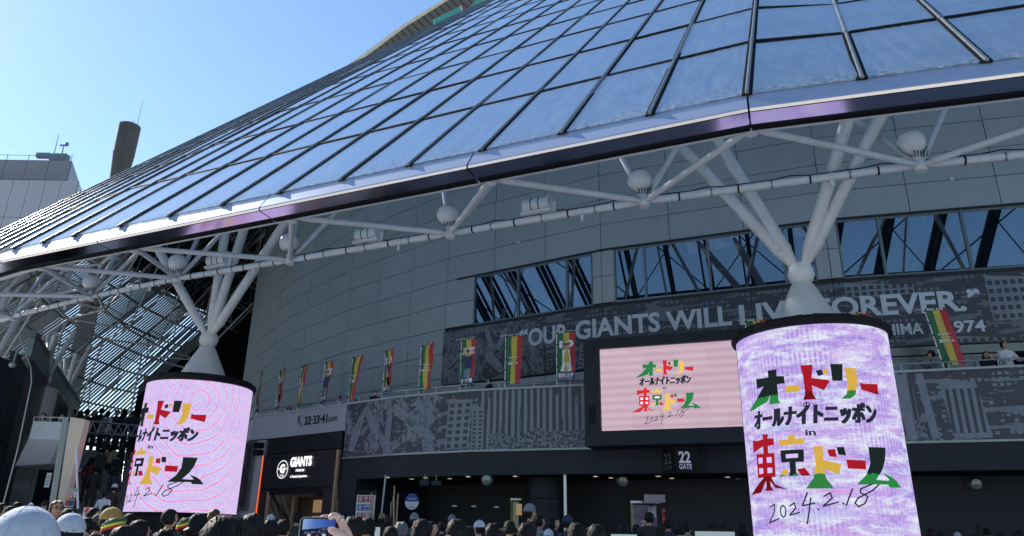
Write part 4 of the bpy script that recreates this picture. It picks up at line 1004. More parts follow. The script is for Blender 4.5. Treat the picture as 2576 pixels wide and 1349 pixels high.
chim = thing('concrete_chimney', 'tall brown concrete chimney with a waist, rising behind the glass roof', 'chimney', ct)
m_ = MB(); m_.lathe(ct, [(1.7, 0), (1.75, zb_ - 4), (1.8, zb_), (2.25, zw + .3), (2.3, zw + .35), (2.25, zw + .6), (2.32, zt_ - .5), (2.32, zt_), (2.05, zt_), (2.0, zt_ - 1)], 28); m_.build('shaft', M['concrete'], chim, smooth=True)
m_ = MB()
for a in (-.6, .1, .7): m_.tube(ct + Vector((a, 0, zt_ - .5)), ct + Vector((a, 0, zt_ + 1.4)), .07, n=6)
m_.build('lightning_rod', M['mullion'], chim)
m_ = MB(); m_.tube(ct + Vector((1.6, 0, zt_ - 2)), ct + Vector((1.7, 0, zt_ + 7.2)), .08, .03, 6); m_.build('antenna', M['mullion'], chim)

# ------------------------------------------------------------------ shop front, gate lettering and relief
path_text('32\u00b733\u00b741', DECK, 3.25, 5.52, .34, M['dark'], deck, width=1.35, bold=.03, off=.02)
path_text('GATE', DECK, 4.66, 5.55, .17, M['dark'], deck, width=.5, bold=.02, off=.02)
m_ = MB(); a, b, c = DECK(2.86, 5.9, .015), DECK(3.1, 5.9, .015), DECK(2.86, 5.6, .015)
m_.bar(a, DECK(3.1, 5.5, .015), .01, .035, DECK.nrm(3)); m_.bar(a, b, .01, .035, DECK.nrm(3)); m_.bar(a, c, .01, .035, DECK.nrm(3)); m_.build('arrow', M['dark'], deck)
shop = thing('team_shop', 'black tiled shop front with glowing white sign and orange light line, under the gate numbers', 'shop', DECK(3.2, .3))
def dslab(a, b, z0, z1, off, th, name, mat, par=None):
    m_ = MB(); DECK.slab(m_, a, b, z0, z1, off, th); return m_.build(name, mat if not isinstance(mat, str) else M[mat], par or shop)
z = 4.56
while z < 5.12: dslab(1.12, 5.56, z, z + .035, .03, .05, 'slat', 'brick'); z += .052
dslab(1.1, 5.6, 4.55, 5.13, -.03, .2, 'vent_back', 'pitch')
z = 3.24; k = 0
while z < 4.5:
    dslab(.98, 5.3, z, z + .052, .01 + .006 * (k % 3), .05, 'tile_course', 'brick'); z += .058; k += 1
dslab(.96, 5.62, 3.2, 4.55, -.042, .2, 'front_wall', 'black')
dslab(.96, 1.42, 0, 3.2, 0, .2, 'pier', 'brick'); dslab(4.75, 5.32, 0, 3.2, 0, .2, 'pier', 'brick')
dslab(5.34, 5.45, 0, 4.5, .05, .15, 'timber_strip', 'wood'); dslab(1.44, 1.54, 0, 3.1, .02, .1, 'timber_strip', 'wood'); dslab(2.35, 2.43, 0, 3.0, -.5, .08, 'timber_strip', 'wood')
dslab(1.42, 4.75, 3.0, 3.2, -.002, .1, 'lintel', 'black')
M['orange'] = emit('orange_line', (1, .13, .02), .75); M['glow'] = emit('sign_white', (.95, .97, 1), .8); M['shelf'] = emit('shelf_glow', (.75, .62, .35), .1)
dslab(.93, .955, 0, 4.5, .04, .03, 'light_line', 'orange')
dslab(1.42, 4.75, 0, 3.0, -1.6, .1, 'shop_rear', 'litroom')
for i in range(4):
    for j in range(3):
        dslab(2.5 + .52 * i, 2.9 + .52 * i, 1.2 + j * .6, 1.66 + j * .6, -1.4, .1, 'lit_shelf', emit('goods_%d%d' % (i, j), (.6 + .1 * ((i * 3 + j) % 4), .5, .28 + .1 * (j % 2)), .05 + .06 * ((i * 5 + j * 3) % 4)))
gl_ = shop
def ring2(s, z, rx, rz, n=36, wd=.03):
    m_ = MB()
    for k in range(n):
        a, b = 2 * math.pi * k / n, 2 * math.pi * (k + 1) / n
        m_.face([DECK(s + math.cos(a) * rx, z + math.sin(a) * rz, .06), DECK(s + math.cos(b) * rx, z + math.sin(b) * rz, .06), DECK(s + math.cos(b) * (rx - wd), z + math.sin(b) * (rz - wd), .06), DECK(s + math.cos(a) * (rx - wd), z + math.sin(a) * (rz - wd), .06)])
    m_.build('logo_ring', M['glow'], shop)
ring2(2.28, 3.92, .34, .34, wd=.028)
SG = lambda tx, s, z, h, w_, b=.03: path_text(tx, DECK, s, z, h, M['glow'], shop, width=w_, bold=b, off=.06)
SG('G', 2.12, 3.78, .34, .3, .06); SG('19', 2.0, 3.9, .08, .1); SG('34', 2.46, 3.9, .08, .1); SG('TOKYO', 2.16, 3.66, .05, .24)
SG('GIANTS', 2.72, 3.98, .37, 1.28, .055); SG('PREMIUM', 3.1, 3.8, .09, .5); SG('A Fanatics Experience', 2.8, 3.56, .12, 1.0, .04)
m_ = MB(); m_.bar(DECK(2.14, 3.75, .06), DECK(2.42, 3.75, .06), .005, .012, DECK.nrm(2.3)); m_.build('logo_bar', M['glow'], shop)
dslab(.55, .9, 4.8, 5.0, .25, .3, 'camera_housing', 'black'); dslab(.55, .9, 4.52, 4.72, .25, .3, 'camera_housing', 'black')
# relief wall to the left
rel = thing('relief_wall', 'grey wall with a framed dark bronze relief of a ball player, between small column and shop', 'relief', DECK(-1, .6))
for a, b in ((-4, -1.5), (-1.49, .92)):
    for z0, z1 in ((0, 1.6), (1.61, 3.4), (3.41, 5.12)): dslab(a, b, z0, z1, 0, .2, 'wall_panel', 'cladding', rel)
dslab(-2.4, .32, 2.55, 5.0, .05, .05, 'relief_plate', 'bronze', rel)
for a, b, z0, z1 in ((-2.4, .32, 5.0, 5.12), (-2.4, .32, 2.43, 2.55), (.32, .46, 2.43, 5.12)): dslab(a, b, z0, z1, .12, .12, 'frame', 'mullion', rel)
m_ = MB(); B_ = lambda s, z, o=.07: DECK(s, z, o)
m_.ball(tuple(B_(-.6, 4.45)), .13, 12); m_.tube(B_(-.6, 4.3), B_(-.75, 3.75), .2, .17, 10); m_.tube(B_(-.72, 3.75), B_(-.45, 3.3), .12, .09, 8); m_.tube(B_(-.45, 3.3), B_(-.3, 2.75), .09, .06, 8)
m_.tube(B_(-.85, 3.75), B_(-1.2, 3.35), .12, .09, 8); m_.tube(B_(-1.2, 3.35), B_(-1.1, 2.8), .09, .06, 8); m_.tube(B_(-.55, 4.25), B_(-.2, 3.95), .07, .05, 8); m_.tube(B_(-.2, 3.95), B_(-.35, 3.75), .05, .04, 8); m_.tube(B_(-.15, 3.9), B_(.15, 4.2), .03, .03, 8)
m_.build('relief_figure', M['bronze'], rel, smooth=True)
dslab(-.2, .25, 1.95, 2.05, .03, .03, 'plaque', 'black', rel)

# ------------------------------------------------------------------ flags along the balcony
FM = [M['green'], M['yellow'], M['red'], M['navy'], M['flagwhite'], M['skin'], paint('jeans', (.12, .22, .4), .7), M['black'], paint('jersey_orange', (.5, .1, .03), .7)]
def flag(s, lean, yaw, width, fig, lab, zoff=0, curl=0.0):
    p0 = DECK(s, 5.7 + zoff, -.12); n = DECK.nrm(s); t_ = thing('banner_flag', lab, 'flag', p0, 'tricolour banner flags along the balcony')
    ex = (DECK.dirn(s) * math.cos(yaw) + n * math.sin(yaw)); up = (Vector((0, 0, 1)) + DECK.dirn(s) * lean).normalized()
    top = p0 + up * 2.3
    m_ = MB(); m_.tube(p0, top, .018, .014, 8); m_.build('pole', M['flagwhite'], t_)
    m_ = MB(); m_.tube(top - ex * .22 - up * .04, top + ex * (width + .02) - up * .04, .012, n=6); m_.build('crossbar', M['steel'], t_)
    m_ = MB()
    for k in range(3): m_.box(tuple(top + ex * (.03 + k * (width - .05) / 2) - up * .06), (.035, .035, .07))
    for k in range(5): m_.box(tuple(top + ex * .01 - up * (.1 + k * .37)), (.05, .05, .035))
    m_.build('strap', M['black'], t_)
    nn = ex.cross(up).normalized(); H_ = 1.62
    if nn.dot(n) < 0: nn = -nn
    def pt(u, v, o=0.0):      # u 0..1 across, v 0..1 downwards
        wv = .035 * math.sin(u * 7 + v * 5 + s) * (.3 + v) + .02 * math.sin(v * 13 + s * 2) + curl * u * v * .2
        sh = -curl * .5 * v * u * width
        return top + ex * (.02 + u * width + sh) - up * (.09 + v * H_) + nn * (wv + o)
    m_ = MB(); NU, NV = 9, 16
    for i in range(NU):
        for j in range(NV):
            mi = i // 3
            if fig and j >= 13: mi = 3
            m_.face([pt(i / NU, (j + 1) / NV), pt((i + 1) / NU, (j + 1) / NV), pt((i + 1) / NU, j / NV), pt(i / NU, j / NV)], mi)
    cl = m_.build('cloth', FM, t_, smooth=True)
    def prt(poly, mi, o=.006):
        m2 = MB(); m2.face([pt(u, v, o) for u, v in poly], mi); return m2
    def pprint(name, polys):
        m2 = MB()
        for poly, mi, o in polys:
            if len(poly) == 4:      # split tall shapes so that they follow the cloth
                for k in range(4):
                    a = [poly[0][q] + (poly[3][q] - poly[0][q]) * k / 4 for q in (0, 1)]; b = [poly[1][q] + (poly[2][q] - poly[1][q]) * k / 4 for q in (0, 1)]
                    c = [poly[1][q] + (poly[2][q] - poly[1][q]) * (k + 1) / 4 for q in (0, 1)]; d = [poly[0][q] + (poly[3][q] - poly[0][q]) * (k + 1) / 4 for q in (0, 1)]
                    m2.face([pt(*a, o), pt(*b, o), pt(*c, o), pt(*d, o)], mi)
            else: m2.face([pt(u, v, o) for u, v in poly], mi)
        m2.build(name, FM, t_)
    def ftext(txt, u0, v0, h, wd, mi=4):
        V, F, w_, _ = text_mesh(txt, 1, .04)
        m2 = MB(); m2.v = [tuple(pt(u0 + x / w_ * wd, v0 - y * h, .012)) for x, y in V]; m2.f = F; m2.m = [mi] * len(F); m2.build('lettering', FM, t_)
    if not fig:
        ftext('オードリー', .2, .47, .05, .6); ftext('オールナイトニッポン', .25, .515, .025, .5); ftext('東京ドーム', .16, .6, .065, .68)
    else:
        jc, lc = {1: (3, 6), 2: (4, 4), 3: (3, 7)}[fig]
        ftext({1: '31 032', 2: '10', 3: '1 0'}[fig], .12, .32, .16, .8)
        el = [(.5 + .1 * math.cos(a / 10 * 6.283), .27 + .045 * math.sin(a / 10 * 6.283)) for a in range(10)][::-1]
        pprint('figure_print', [([(.3, .36), (.72, .36), (.75, .62), (.28, .62)], jc, .014), (el, 5, .016), ([(x, y - .015) for x, y in el[:6]] if False else [(.4, .26), (.6, .26), (.57, .22), (.43, .22)], 7, .018),
            ([(.3, .62), (.5, .62), (.42, .8), (.2, .8)], lc, .014), ([(.52, .62), (.74, .62), (.82, .8), (.6, .8)], lc, .014),
            (([(.3, .36), (.38, .36), (.44, .17), (.38, .17)] if fig == 2 else [(.22, .36), (.32, .36), (.2, .52), (.12, .5)]), 5 if fig != 1 else jc, .015),
            (([(.62, .36), (.7, .36), (.62, .17), (.56, .17)] if fig == 2 else [(.68, .36), (.78, .36), (.9, .5), (.8, .52)]), 5 if fig == 2 else jc, .015)] + ([([(.4, .45), (.68, .45), (.7, .49), (.4, .49)], 8, .017)] if fig == 1 else []))
        ftext({1: '佐藤満春', 2: '若林正恭', 3: '春日俊彰'}[fig], .06, .93, .1, .88)
        ftext('オールナイト ドーム', .2, .97, .02, .6)
FL = [(-.1, .0, .2, .5, 3, 'furled tricolour banner flag half hidden by the smaller LED column, leftmost', 0, .3),
 (1.1, .02, .3, .5, 3, 'narrow twisted banner flag with a figure, second from the left', 0, .2),
 (2.48, .03, .3, .55, 0, 'edge-on green, yellow and red banner flag, third from the left', 0, .4),
 (3.92, .03, .1, .55, 1, 'half turned banner flag with a dark figure and navy foot, fourth from the left', 0, .4),
 (5.5, .03, -.05, .55, 0, 'slanting striped banner flag right above the gate numbers', 0, .7),
 (7.34, .0, .22, .55, 3, 'half turned banner flag with a standing figure in dark clothes, beside a masked visitor', 0, .2),
 (9.05, .0, .15, .58, 0, 'flat hanging striped banner flag just left of the upper mural', 0, .2),
 (10.72, .0, .1, .6, 1, 'banner flag with big white numbers and a figure in jeans', 0, .1),
 (12.38, .0, .1, .62, 0, 'striped banner flag left of the opening quotation words', 0, .3),
 (14.15, .0, .1, .62, 2, 'banner flag with a figure in white with raised arms, left of the video screen', 0, .05),
 (20.1, .0, .1, .6, 1, 'banner flag mostly hidden behind the cone of the larger column', 0, 0),
 (23.0, -.02, .1, .6, 0, 'striped banner flag of which only the top shows right of the cone', 0, 0),
 (25.35, -.13, .0, .52, 0, 'leaning striped banner flag farthest right, in front of the year', 0, -.2)]
for a in FL: flag(*a)

# ------------------------------------------------------------------ left side: stairs, landing, bridge, side building
st = thing('grand_stairs', 'broad dark stairs climbing to the upper deck beside the smaller LED column', 'stairs', (-15.5, 28, .9))
hdv = Vector((-.466, .885, 0)); pdv = Vector((.885, .466, 0)); s0_ = Vector((-15.6, 27.2, 0))
M['step'] = paint('stair_stone', (.16, .17, .18), .7, var=.15)
for k in range(26):
    a = s0_ + hdv * (.42 * k); z1 = 1.0 + .165 * (k + 1); m_ = MB()
    P_ = [a - pdv * .6, a + pdv * 5.4, a + pdv * 5.4 + hdv * .43, a - pdv * .6 + hdv * .43]
    m_.hexa([p + Vector((0, 0, .2)) for p in P_] + [p + Vector((0, 0, z1)) for p in P_]); m_.build('step', M['step'], st)
a = s0_ + hdv * 10.92; P_ = [a - pdv * 3, a + pdv * 6, a + pdv * 7 + hdv * 22, a - pdv * 9 + hdv * 22]
m_ = MB(); m_.hexa([p + Vector((0, 0, 4.6)) for p in P_] + [p + Vector((0, 0, 5.27)) for p in P_]); m_.build('landing', M['step'], st)
for j in (1.8, 3.6):
    m_ = MB(); m_.tube(s0_ + pdv * j + Vector((0, 0, 2.0)), s0_ + pdv * j + hdv * 10.9 + Vector((0, 0, 6.3)), .03, n=8)
    for k in range(0, 26, 5): q = s0_ + pdv * j + hdv * (.42 * k + .2); m_.tube(q + Vector((0, 0, 1.1 + .165 * k)), q + Vector((0, 0, 2.05 + .165 * k)), .025, n=6)
    m_.build('handrail', M['steel'], st)
br = thing('truss_rail', 'small steel lattice gantry across the top of the stairs', 'railing', at_y(290, 1090, 35))
a0, a1, b0, b1 = at_y(222, 1060, 35), at_y(352, 1072, 35), at_y(222, 1090, 35), at_y(352, 1098, 35)
m_ = MB(); m_.tube(a0, a1, .045, n=8); m_.build('chord', M['steel'], br); m_ = MB(); m_.tube(b0, b1, .045, n=8); m_.build('chord', M['steel'], br)
for k in range(6):
    u, v = k / 6, (k + 1) / 6; m_ = MB(); m_.tube(b0.lerp(b1, u), a0.lerp(a1, (u + v) / 2), .028, n=6); m_.tube(a0.lerp(a1, (u + v) / 2), b0.lerp(b1, v), .028, n=6); m_.build('brace', M['steel'], br)
sb = thing('side_building', 'dark panelled side building with a bright clerestory strip, at the left edge', 'building', at_y(60, 1290, 28))
def wallq(p, q, z0, z1, name, mat, nx=1, nz=1, th=.2, gap=.02, par=None):
    p, q = Vector((p[0], p[1], 0)), Vector((q[0], q[1], 0)); d = (q - p).normalized(); n = Vector((-d.y, d.x, 0)) * th
    for i in range(nx):
        for j in range(nz):
            a = p.lerp(q, i / nx) + d * gap / 2; b = p.lerp(q, (i + 1) / nx) - d * gap / 2; c = z0 + (z1 - z0) * j / nz + gap / 2; e = z0 + (z1 - z0) * (j + 1) / nz - gap / 2
            m_ = MB(); m_.hexa([a + Vector((0, 0, c)), b + Vector((0, 0, c)), b + n + Vector((0, 0, c)), a + n + Vector((0, 0, c)), a + Vector((0, 0, e)), b + Vector((0, 0, e)), b + n + Vector((0, 0, e)), a + n + Vector((0, 0, e))]); m_.build(name, mat, par or sb)
pA, pB = at_y(84, 868, 29), at_y(206, 1003, 46); zt_ = (pA.z + pB.z) / 2
M['sidepanel'] = paint('side_panel', (.075, .075, .08), .35, .3)
wallq(pA, pB, .5, zt_ - .9, 'wall_panel', M['sidepanel'], 9, 4); wallq(pA, pB, zt_ - .88, zt_ - .1, 'clerestory_pane', M['palewin'], 9, 1)
wallq(pA, pB, zt_ - .1, zt_ + .2, 'parapet', M['mullion']); wallq(pA.xy, pB.xy, 0, zt_ - .1, 'core', M['pitch'], th=1.0) if False else None
pC = at_y(-60, 900, 24); wallq(pC, at_y(40, 900, 26), 0, 7.2, 'wall_panel', M['dark'], 2, 5); wallq(at_y(40, 900, 26), pA, 0, 7.6, 'wall_panel', M['dark'], 2, 5)
wallq(at_y(60, 1100, 27.5), at_y(150, 1100, 27.5), 0, 4.9, 'wall_panel', M['mullion'], 2, 3)
mb = MB(); q0, q1 = at_y(76, 1290, 27.3), at_y(122, 1290, 27.3); mb.box(((q0.x + q1.x) / 2, 27.35, 2.0), (q1.x - q0.x, .2, 3.2)); mb.build('doorway', M['pitch'], sb)
# handrail lines on the near wall
hr = thing('bent_steel_pipe', 'long bent steel pipe running down the side building at the left edge', 'pipe', at_y(3, 1290, 22))
pp = [at_y(*c, 22) for c in ((50, 845), (78, 925), (80, 960), (45, 1130), (2, 1292))]
m_ = MB()
for a, b in zip(pp, pp[1:]): m_.tube(a, b, .022, n=8)
m_.build('pipe', M['mullion'], hr)
# balcony box
bx = thing('control_balcony', 'grey box balcony with tapering underside, at the left behind the crowd', 'balcony', at_y(110, 1170, 26))
T = [at_y(84, 1060, 26), at_y(168, 1062, 26)]; U = [at_y(72, 1104, 26), at_y(150, 1106, 26)]; L_ = [at_y(38, 1172, 26.8), at_y(126, 1166, 26.8)]
for nm, a, b, th in (('front_panel', T, U, .6), ('lower_panel', [U[0], U[1]], L_, .5)):
    m_ = MB(); k = Vector((0, .8, 0)); m_.hexa([b[0], b[1], b[1] + k, b[0] + k, a[0], a[1], a[1] + k, a[0] + k]); m_.build(nm, M['white2'], bx)
m_ = MB(); m_.tube(T[0] + Vector((0, 0, .15)), T[1] + Vector((0, 0, .15)), .02, n=6)
for k in range(5): q = T[0].lerp(T[1], k / 4); m_.tube(q, q + Vector((0, 0, .15)), .015, n=6)
m_.build('rail', M['steel'], bx)
# bright standing panel
M['tan'] = paint('bronze_sheet', (.5, .41, .32), .55, .2, .18, .5)
lp_ = thing('standing_panel', 'tall leaning bronze sheet panel glowing beige beside the stairs', 'panel', at_y(152, 1265, 23))
c = [at_y(177, 1049, 23), at_y(214.5, 1056, 23), at_y(161, 1272, 23), at_y(143, 1272, 23)]; k = Vector((.0, .3, 0))
m_ = MB(); m_.hexa([c[3], c[2], c[2] + k, c[3] + k, c[0], c[1], c[1] + k, c[0] + k]); m_.build('sheet', M['tan'], lp_)
m_ = MB()
for i in range(6):
    o = Vector((-.06 * (i + 1), .05 * i, 0)); m_.bar(c[3] + o, c[0] + o, .03, .03)
m_.build('side_rib', M['mullion'], lp_, kind='stuff')
def small_sign(x0, y0, x1, y1, Y, name, mat, lab, cat, extra=None):
    o, a, b = card(x0, y0, x1, y1, Y, name, mat, lab, cat)
    if extra: extra(o, a, b, Y)
    return o
def lines(o, a, b, Y):
    m_ = MB()
    for k in range(5): m_.box(((a.x + b.x) / 2, Y - .02, a.z + (b.z - a.z) * (.18 + .15 * k)), ((b.x - a.x) * (.7 - .1 * (k % 2)), .006, .02))
    m_.build('print_line', M['dark'], o, kind='stuff')
small_sign(111, 1190, 131, 1226, 25.5, 'notice_board', M['notice_w'], 'pale notice board with small print left of the bronze panel', 'sign', lines)
def posters(o, a, b, Y):
    cols = [M['notice_r'], M['navy'], M['navy'], M['notice_r']]
    for k in range(4):
        i, j = k % 2, k // 2; m_ = MB(); m_.box((a.x + (b.x - a.x) * (.28 + .44 * i), Y - .02, a.z + (b.z - a.z) * (.22 + .36 * j)), ((b.x - a.x) * .38, .01, (b.z - a.z) * .3)); m_.build('poster', cols[k], o)
    m_ = MB(); m_.ball((a.x + (b.x - a.x) * .28, Y - .03, a.z + (b.z - a.z) * .62), .07, 10, sc=(1, .2, 1.2)); m_.build('portrait', M['skin'], o)
    plane_text('22 42', (a.x + .08, Y - .03, b.z - .2), (1, 0, 0), (0, 0, 1), .12, M['flagwhite'], o, width=(b.x - a.x) * .7)
small_sign(162, 1229, 194, 1276, 18, 'poster_stand', M['mullion'], 'tilted stand with red and blue event posters in front of the stairs', 'poster stand', posters)
for px, lb in ((193, 'thin white post rising behind the poster stand'),):
    a = at_y(196, 1280, 18.2); b = at_y(192, 1130, 18.2); m_ = MB(); m_.tube(a, b, .025, n=6); m_.build('white_post', M['steel'], label=lb, cat='post')
def arrow(o, a, b, Y):
    w_ = b.x - a.x; h = (a.z + b.z) / 2 + .03; m_ = MB(); m_.face([(a.x + w_ * .1, Y - .02, h), (a.x + w_ * .4, Y - .02, h - .11), (a.x + w_ * .4, Y - .02, h - .05), (a.x + w_ * .8, Y - .02, h - .05), (a.x + w_ * .8, Y - .02, h + .05), (a.x + w_ * .4, Y - .02, h + .05), (a.x + w_ * .4, Y - .02, h + .11)]); m_.build('arrow_print', M['red'], o)
small_sign(207, 1277, 236, 1305, 14, 'arrow_board', M['notice_w'], 'white board with a red arrow pointing left, among the heads', 'sign', arrow)
# second row of roof columns
def strut_column(ball, Y, r, ends, lab, zc_px):
    b = at_y(ball[0], ball[1], Y); t_ = thing('roof_column', lab, 'column', (b.x, Y, 0)); zc = at_y(zc_px[0], zc_px[1], Y).z
    m_ = MB(); m_.lathe((b.x, Y, 0), [(r, 0), (r, zc), (r + .04, zc + .01), (r + .04, zc + .1), (r * .95, zc + .12), (.16, b.z - .22), (.14, b.z - .1)], 28); m_.build('shaft', M['white2'], t_, smooth=True)
    m_ = MB(); m_.ball(tuple(b), .26, 18); m_.build('ball_joint', M['white'], t_, smooth=True)
    for x, y, f in ends:
        e = at_y(x, y, Y + f); d = (e - b).normalized(); m_ = MB(); m_.tube(b + d * .2, e, .13, .13, 12); m_.build('strut', M['white'], t_, smooth=True)
strut_column((114, 955), 34, .62, [(123, 850, 3), (187, 836, 1), (95, 860, -1), (140, 840, -2)], 'plain round roof column behind the box balcony, nearer of the two at left', (110, 985))
strut_column((160, 1000), 42, .62, [(166, 905, 2), (228, 872, 2), (150, 905, -2), (192, 890, 0)], 'plain round roof column right of the nearer one, farther back', (156, 1027))
strut_column((-75, 1010), 31, .9, [(88, 735, 3), (62, 775, 1), (20, 730, -1), (-20, 700, -2)], 'roof column left of the frame whose thick struts cross the left edge', (-75, 1060))
cm = at_y(32, 918, 22); t_ = thing('dome_camera', 'small round security camera hanging at the left edge', 'camera', cm)
m_ = MB(); m_.ball(tuple(cm), .1, 14); m_.build('dome', M['mullion'], t_, smooth=True); m_ = MB(); m_.tube(cm, cm + Vector((-.1, .2, .5)), .03, n=8); m_.build('arm', M['mullion'], t_)

# ------------------------------------------------------------------ notice boards, sticks, kiosks in the entrance
def nboard(o, a, b, Y):
    w_, h = b.x - a.x, b.z - a.z
    m_ = MB(); m_.box(((a.x + b.x) / 2, Y - .02, b.z - h * .08), (w_, .01, h * .16)); m_.build('header', M['black'], o)
    for k, (mt, tx) in enumerate(((M['notice_r'], '禁 煙'), (M['notice_b'], '自撮棒禁止'), (M['notice_r'], '喫煙禁止'))):
        zc = b.z - h * (.3 + .27 * k); m_ = MB(); m_.box(((a.x + b.x) / 2, Y - .022, zc), (w_ * .84, .012, h * .2)); m_.build('notice_panel', mt, o)
        m_ = MB(); m_.box((a.x + w_ * .22, Y - .034, zc), (w_ * .2, .006, h * .15)); m_.build('pictogram_tile', M['notice_w'], o)
        m_ = MB(); m_.lathe((a.x + w_ * .22, Y - .04, zc), [(.045, 0), (.06, 0)], 16, ax=(0, 1, 0)); m_.bar((a.x + w_ * .22 - .045, Y - .041, zc + .045), (a.x + w_ * .22 + .045, Y - .041, zc - .045), .004, .012); m_.build('pictogram', mt, o)
        plane_text(tx, (a.x + w_ * .4, Y - .036, zc - .02), (1, 0, 0), (0, 0, 1), .09, M['notice_w'], o, width=w_ * .46)
        m_ = MB(); m_.box((a.x + w_ * .62, Y - .034, zc - .055), (w_ * .42, .004, .016)); m_.build('print_line', M['notice_w'], o)
small_sign(893, 1234, 946, 1310, 22.6, 'rules_board', M['notice_w'], 'grey rules board with red and blue prohibition notices right of the shop', 'notice board', nboard)
for i_, (px, py) in enumerate(((1137, 1271), (1186, 1272), (1243, 1274))):
    card(px, py, px + 12, py + 4, 26, 'number_plate', M['mullion'], ('left', 'middle', 'right')[i_] + ' small pale plate on the dark entrance wall left of the round column', 'plate')
dq = at_y(1036, 1262, 23.5); t_ = thing('round_sign', 'round sign, dark blue above and white below, hanging in the entrance', 'sign', dq)
rr_ = .21
for nm, a0_, a1_, mt in (('upper_half', 0, math.pi, M['notice_b']), ('lower_half', math.pi, 2 * math.pi, M['notice_w'])):
    P_ = [Vector((dq.x + math.cos(a0_ + (a1_ - a0_) * k / 16) * rr_, 23.5, dq.z + math.sin(a0_ + (a1_ - a0_) * k / 16) * rr_ * 1.12)) for k in range(17)]
    m_ = MB(); m_.face(P_); m_.face([p + Vector((0, .04, 0)) for p in P_][::-1])
    for k in range(16): m_.face([P_[k], P_[k] + Vector((0, .04, 0)), P_[k + 1] + Vector((0, .04, 0)), P_[k + 1]])
    m_.build(nm, mt, t_)
plane_text('To Travelling', (dq.x - .13, 23.49, dq.z + .06), (1, 0, 0), (0, 0, 1), .05, M['notice_w'], t_, width=.26) if False else plane_text('Ticketless', (dq.x - .13, 23.49, dq.z + .06), (1, 0, 0), (0, 0, 1), .05, M['notice_w'], t_, width=.26)
m_ = MB(); m_.box((dq.x, 23.49, dq.z - .16), (.16, .006, .02)); m_.build('print_line', M['dark'], t_)
for i, (x0, y0, x1, y1) in enumerate(((938, 1248, 944, 1300), (935, 1240, 938, 1300), (992, 1222, 995, 1315), (1002, 1242, 996, 1315), (989, 1250, 998, 1315), (984, 1263, 986, 1312), (1000, 1255, 999, 1315))):
    Y = 20 + .1 * i; a, b = at_y(x0, y0, Y), at_y(x1, y1, Y); m_ = MB(); m_.tube(b - Vector((0, 0, .8)), a, .018, n=8)
    m_.build('wooden_pole', M['wood'], label=('first', 'second', 'tallest', 'third', 'fourth', 'shortest', 'last')[i] + ' thin pale pole leaning in the entrance ' + ('in front of the rules board' if i < 2 else 'left of the round sign'), cat='pole', group='thin pale poles leaning in the entrance')
for x0, y0, x1, y1, lb in ((1056, 1207, 1080, 1222, 'wide dark hanging sign box under the ceiling, left one'), (1084, 1210, 1110, 1221, 'small dark hanging sign box under the ceiling, right one')):
    o, a, b = card(x0, y0, x1, y1, 24.5, 'hanging_sign', M['dark'], lb, 'sign', .12); m_ = MB(); m_.tube(((a.x + b.x) / 2, 24.5, b.z), ((a.x + b.x) / 2, 24.5, 3.42), .015, n=6); m_.build('hanger', M['mullion'], o)
for x0, y0, x1, Y, lb in ((1532, 1336, 1605, 12, 'low display case with a pale glass top behind the heads'), (1742, 1328, 1850, 11, 'wide monitor with a pale screen low behind the heads, left of the large column'), (940, 1316, 964, 9, 'small raised tablet with a pale blue screen among the heads')):
    a = at_y(x0, y0, Y); b = at_y(x1, y0, Y); t_ = thing('monitor', lb, 'screen', ((a.x + b.x) / 2, Y, gz(0, Y)))
    h_ = a.z; m_ = MB(); m_.box(((a.x + b.x) / 2, Y, h_ - .16), (b.x - a.x, .05, .32)); m_.build('casing', M['black'], t_)
    m_ = MB(); m_.box(((a.x + b.x) / 2, Y - .027, h_ - .17), (b.x - a.x - .05, .004, .25)); m_.build('screen_face', emit('pale_screen', (.42, .55, .6), .4), t_)
    m_ = MB(); m_.tube(((a.x + b.x) / 2, Y, gz(0, Y)), ((a.x + b.x) / 2, Y, h_ - .3), .03, n=8); m_.build('stand', M['black'], t_)

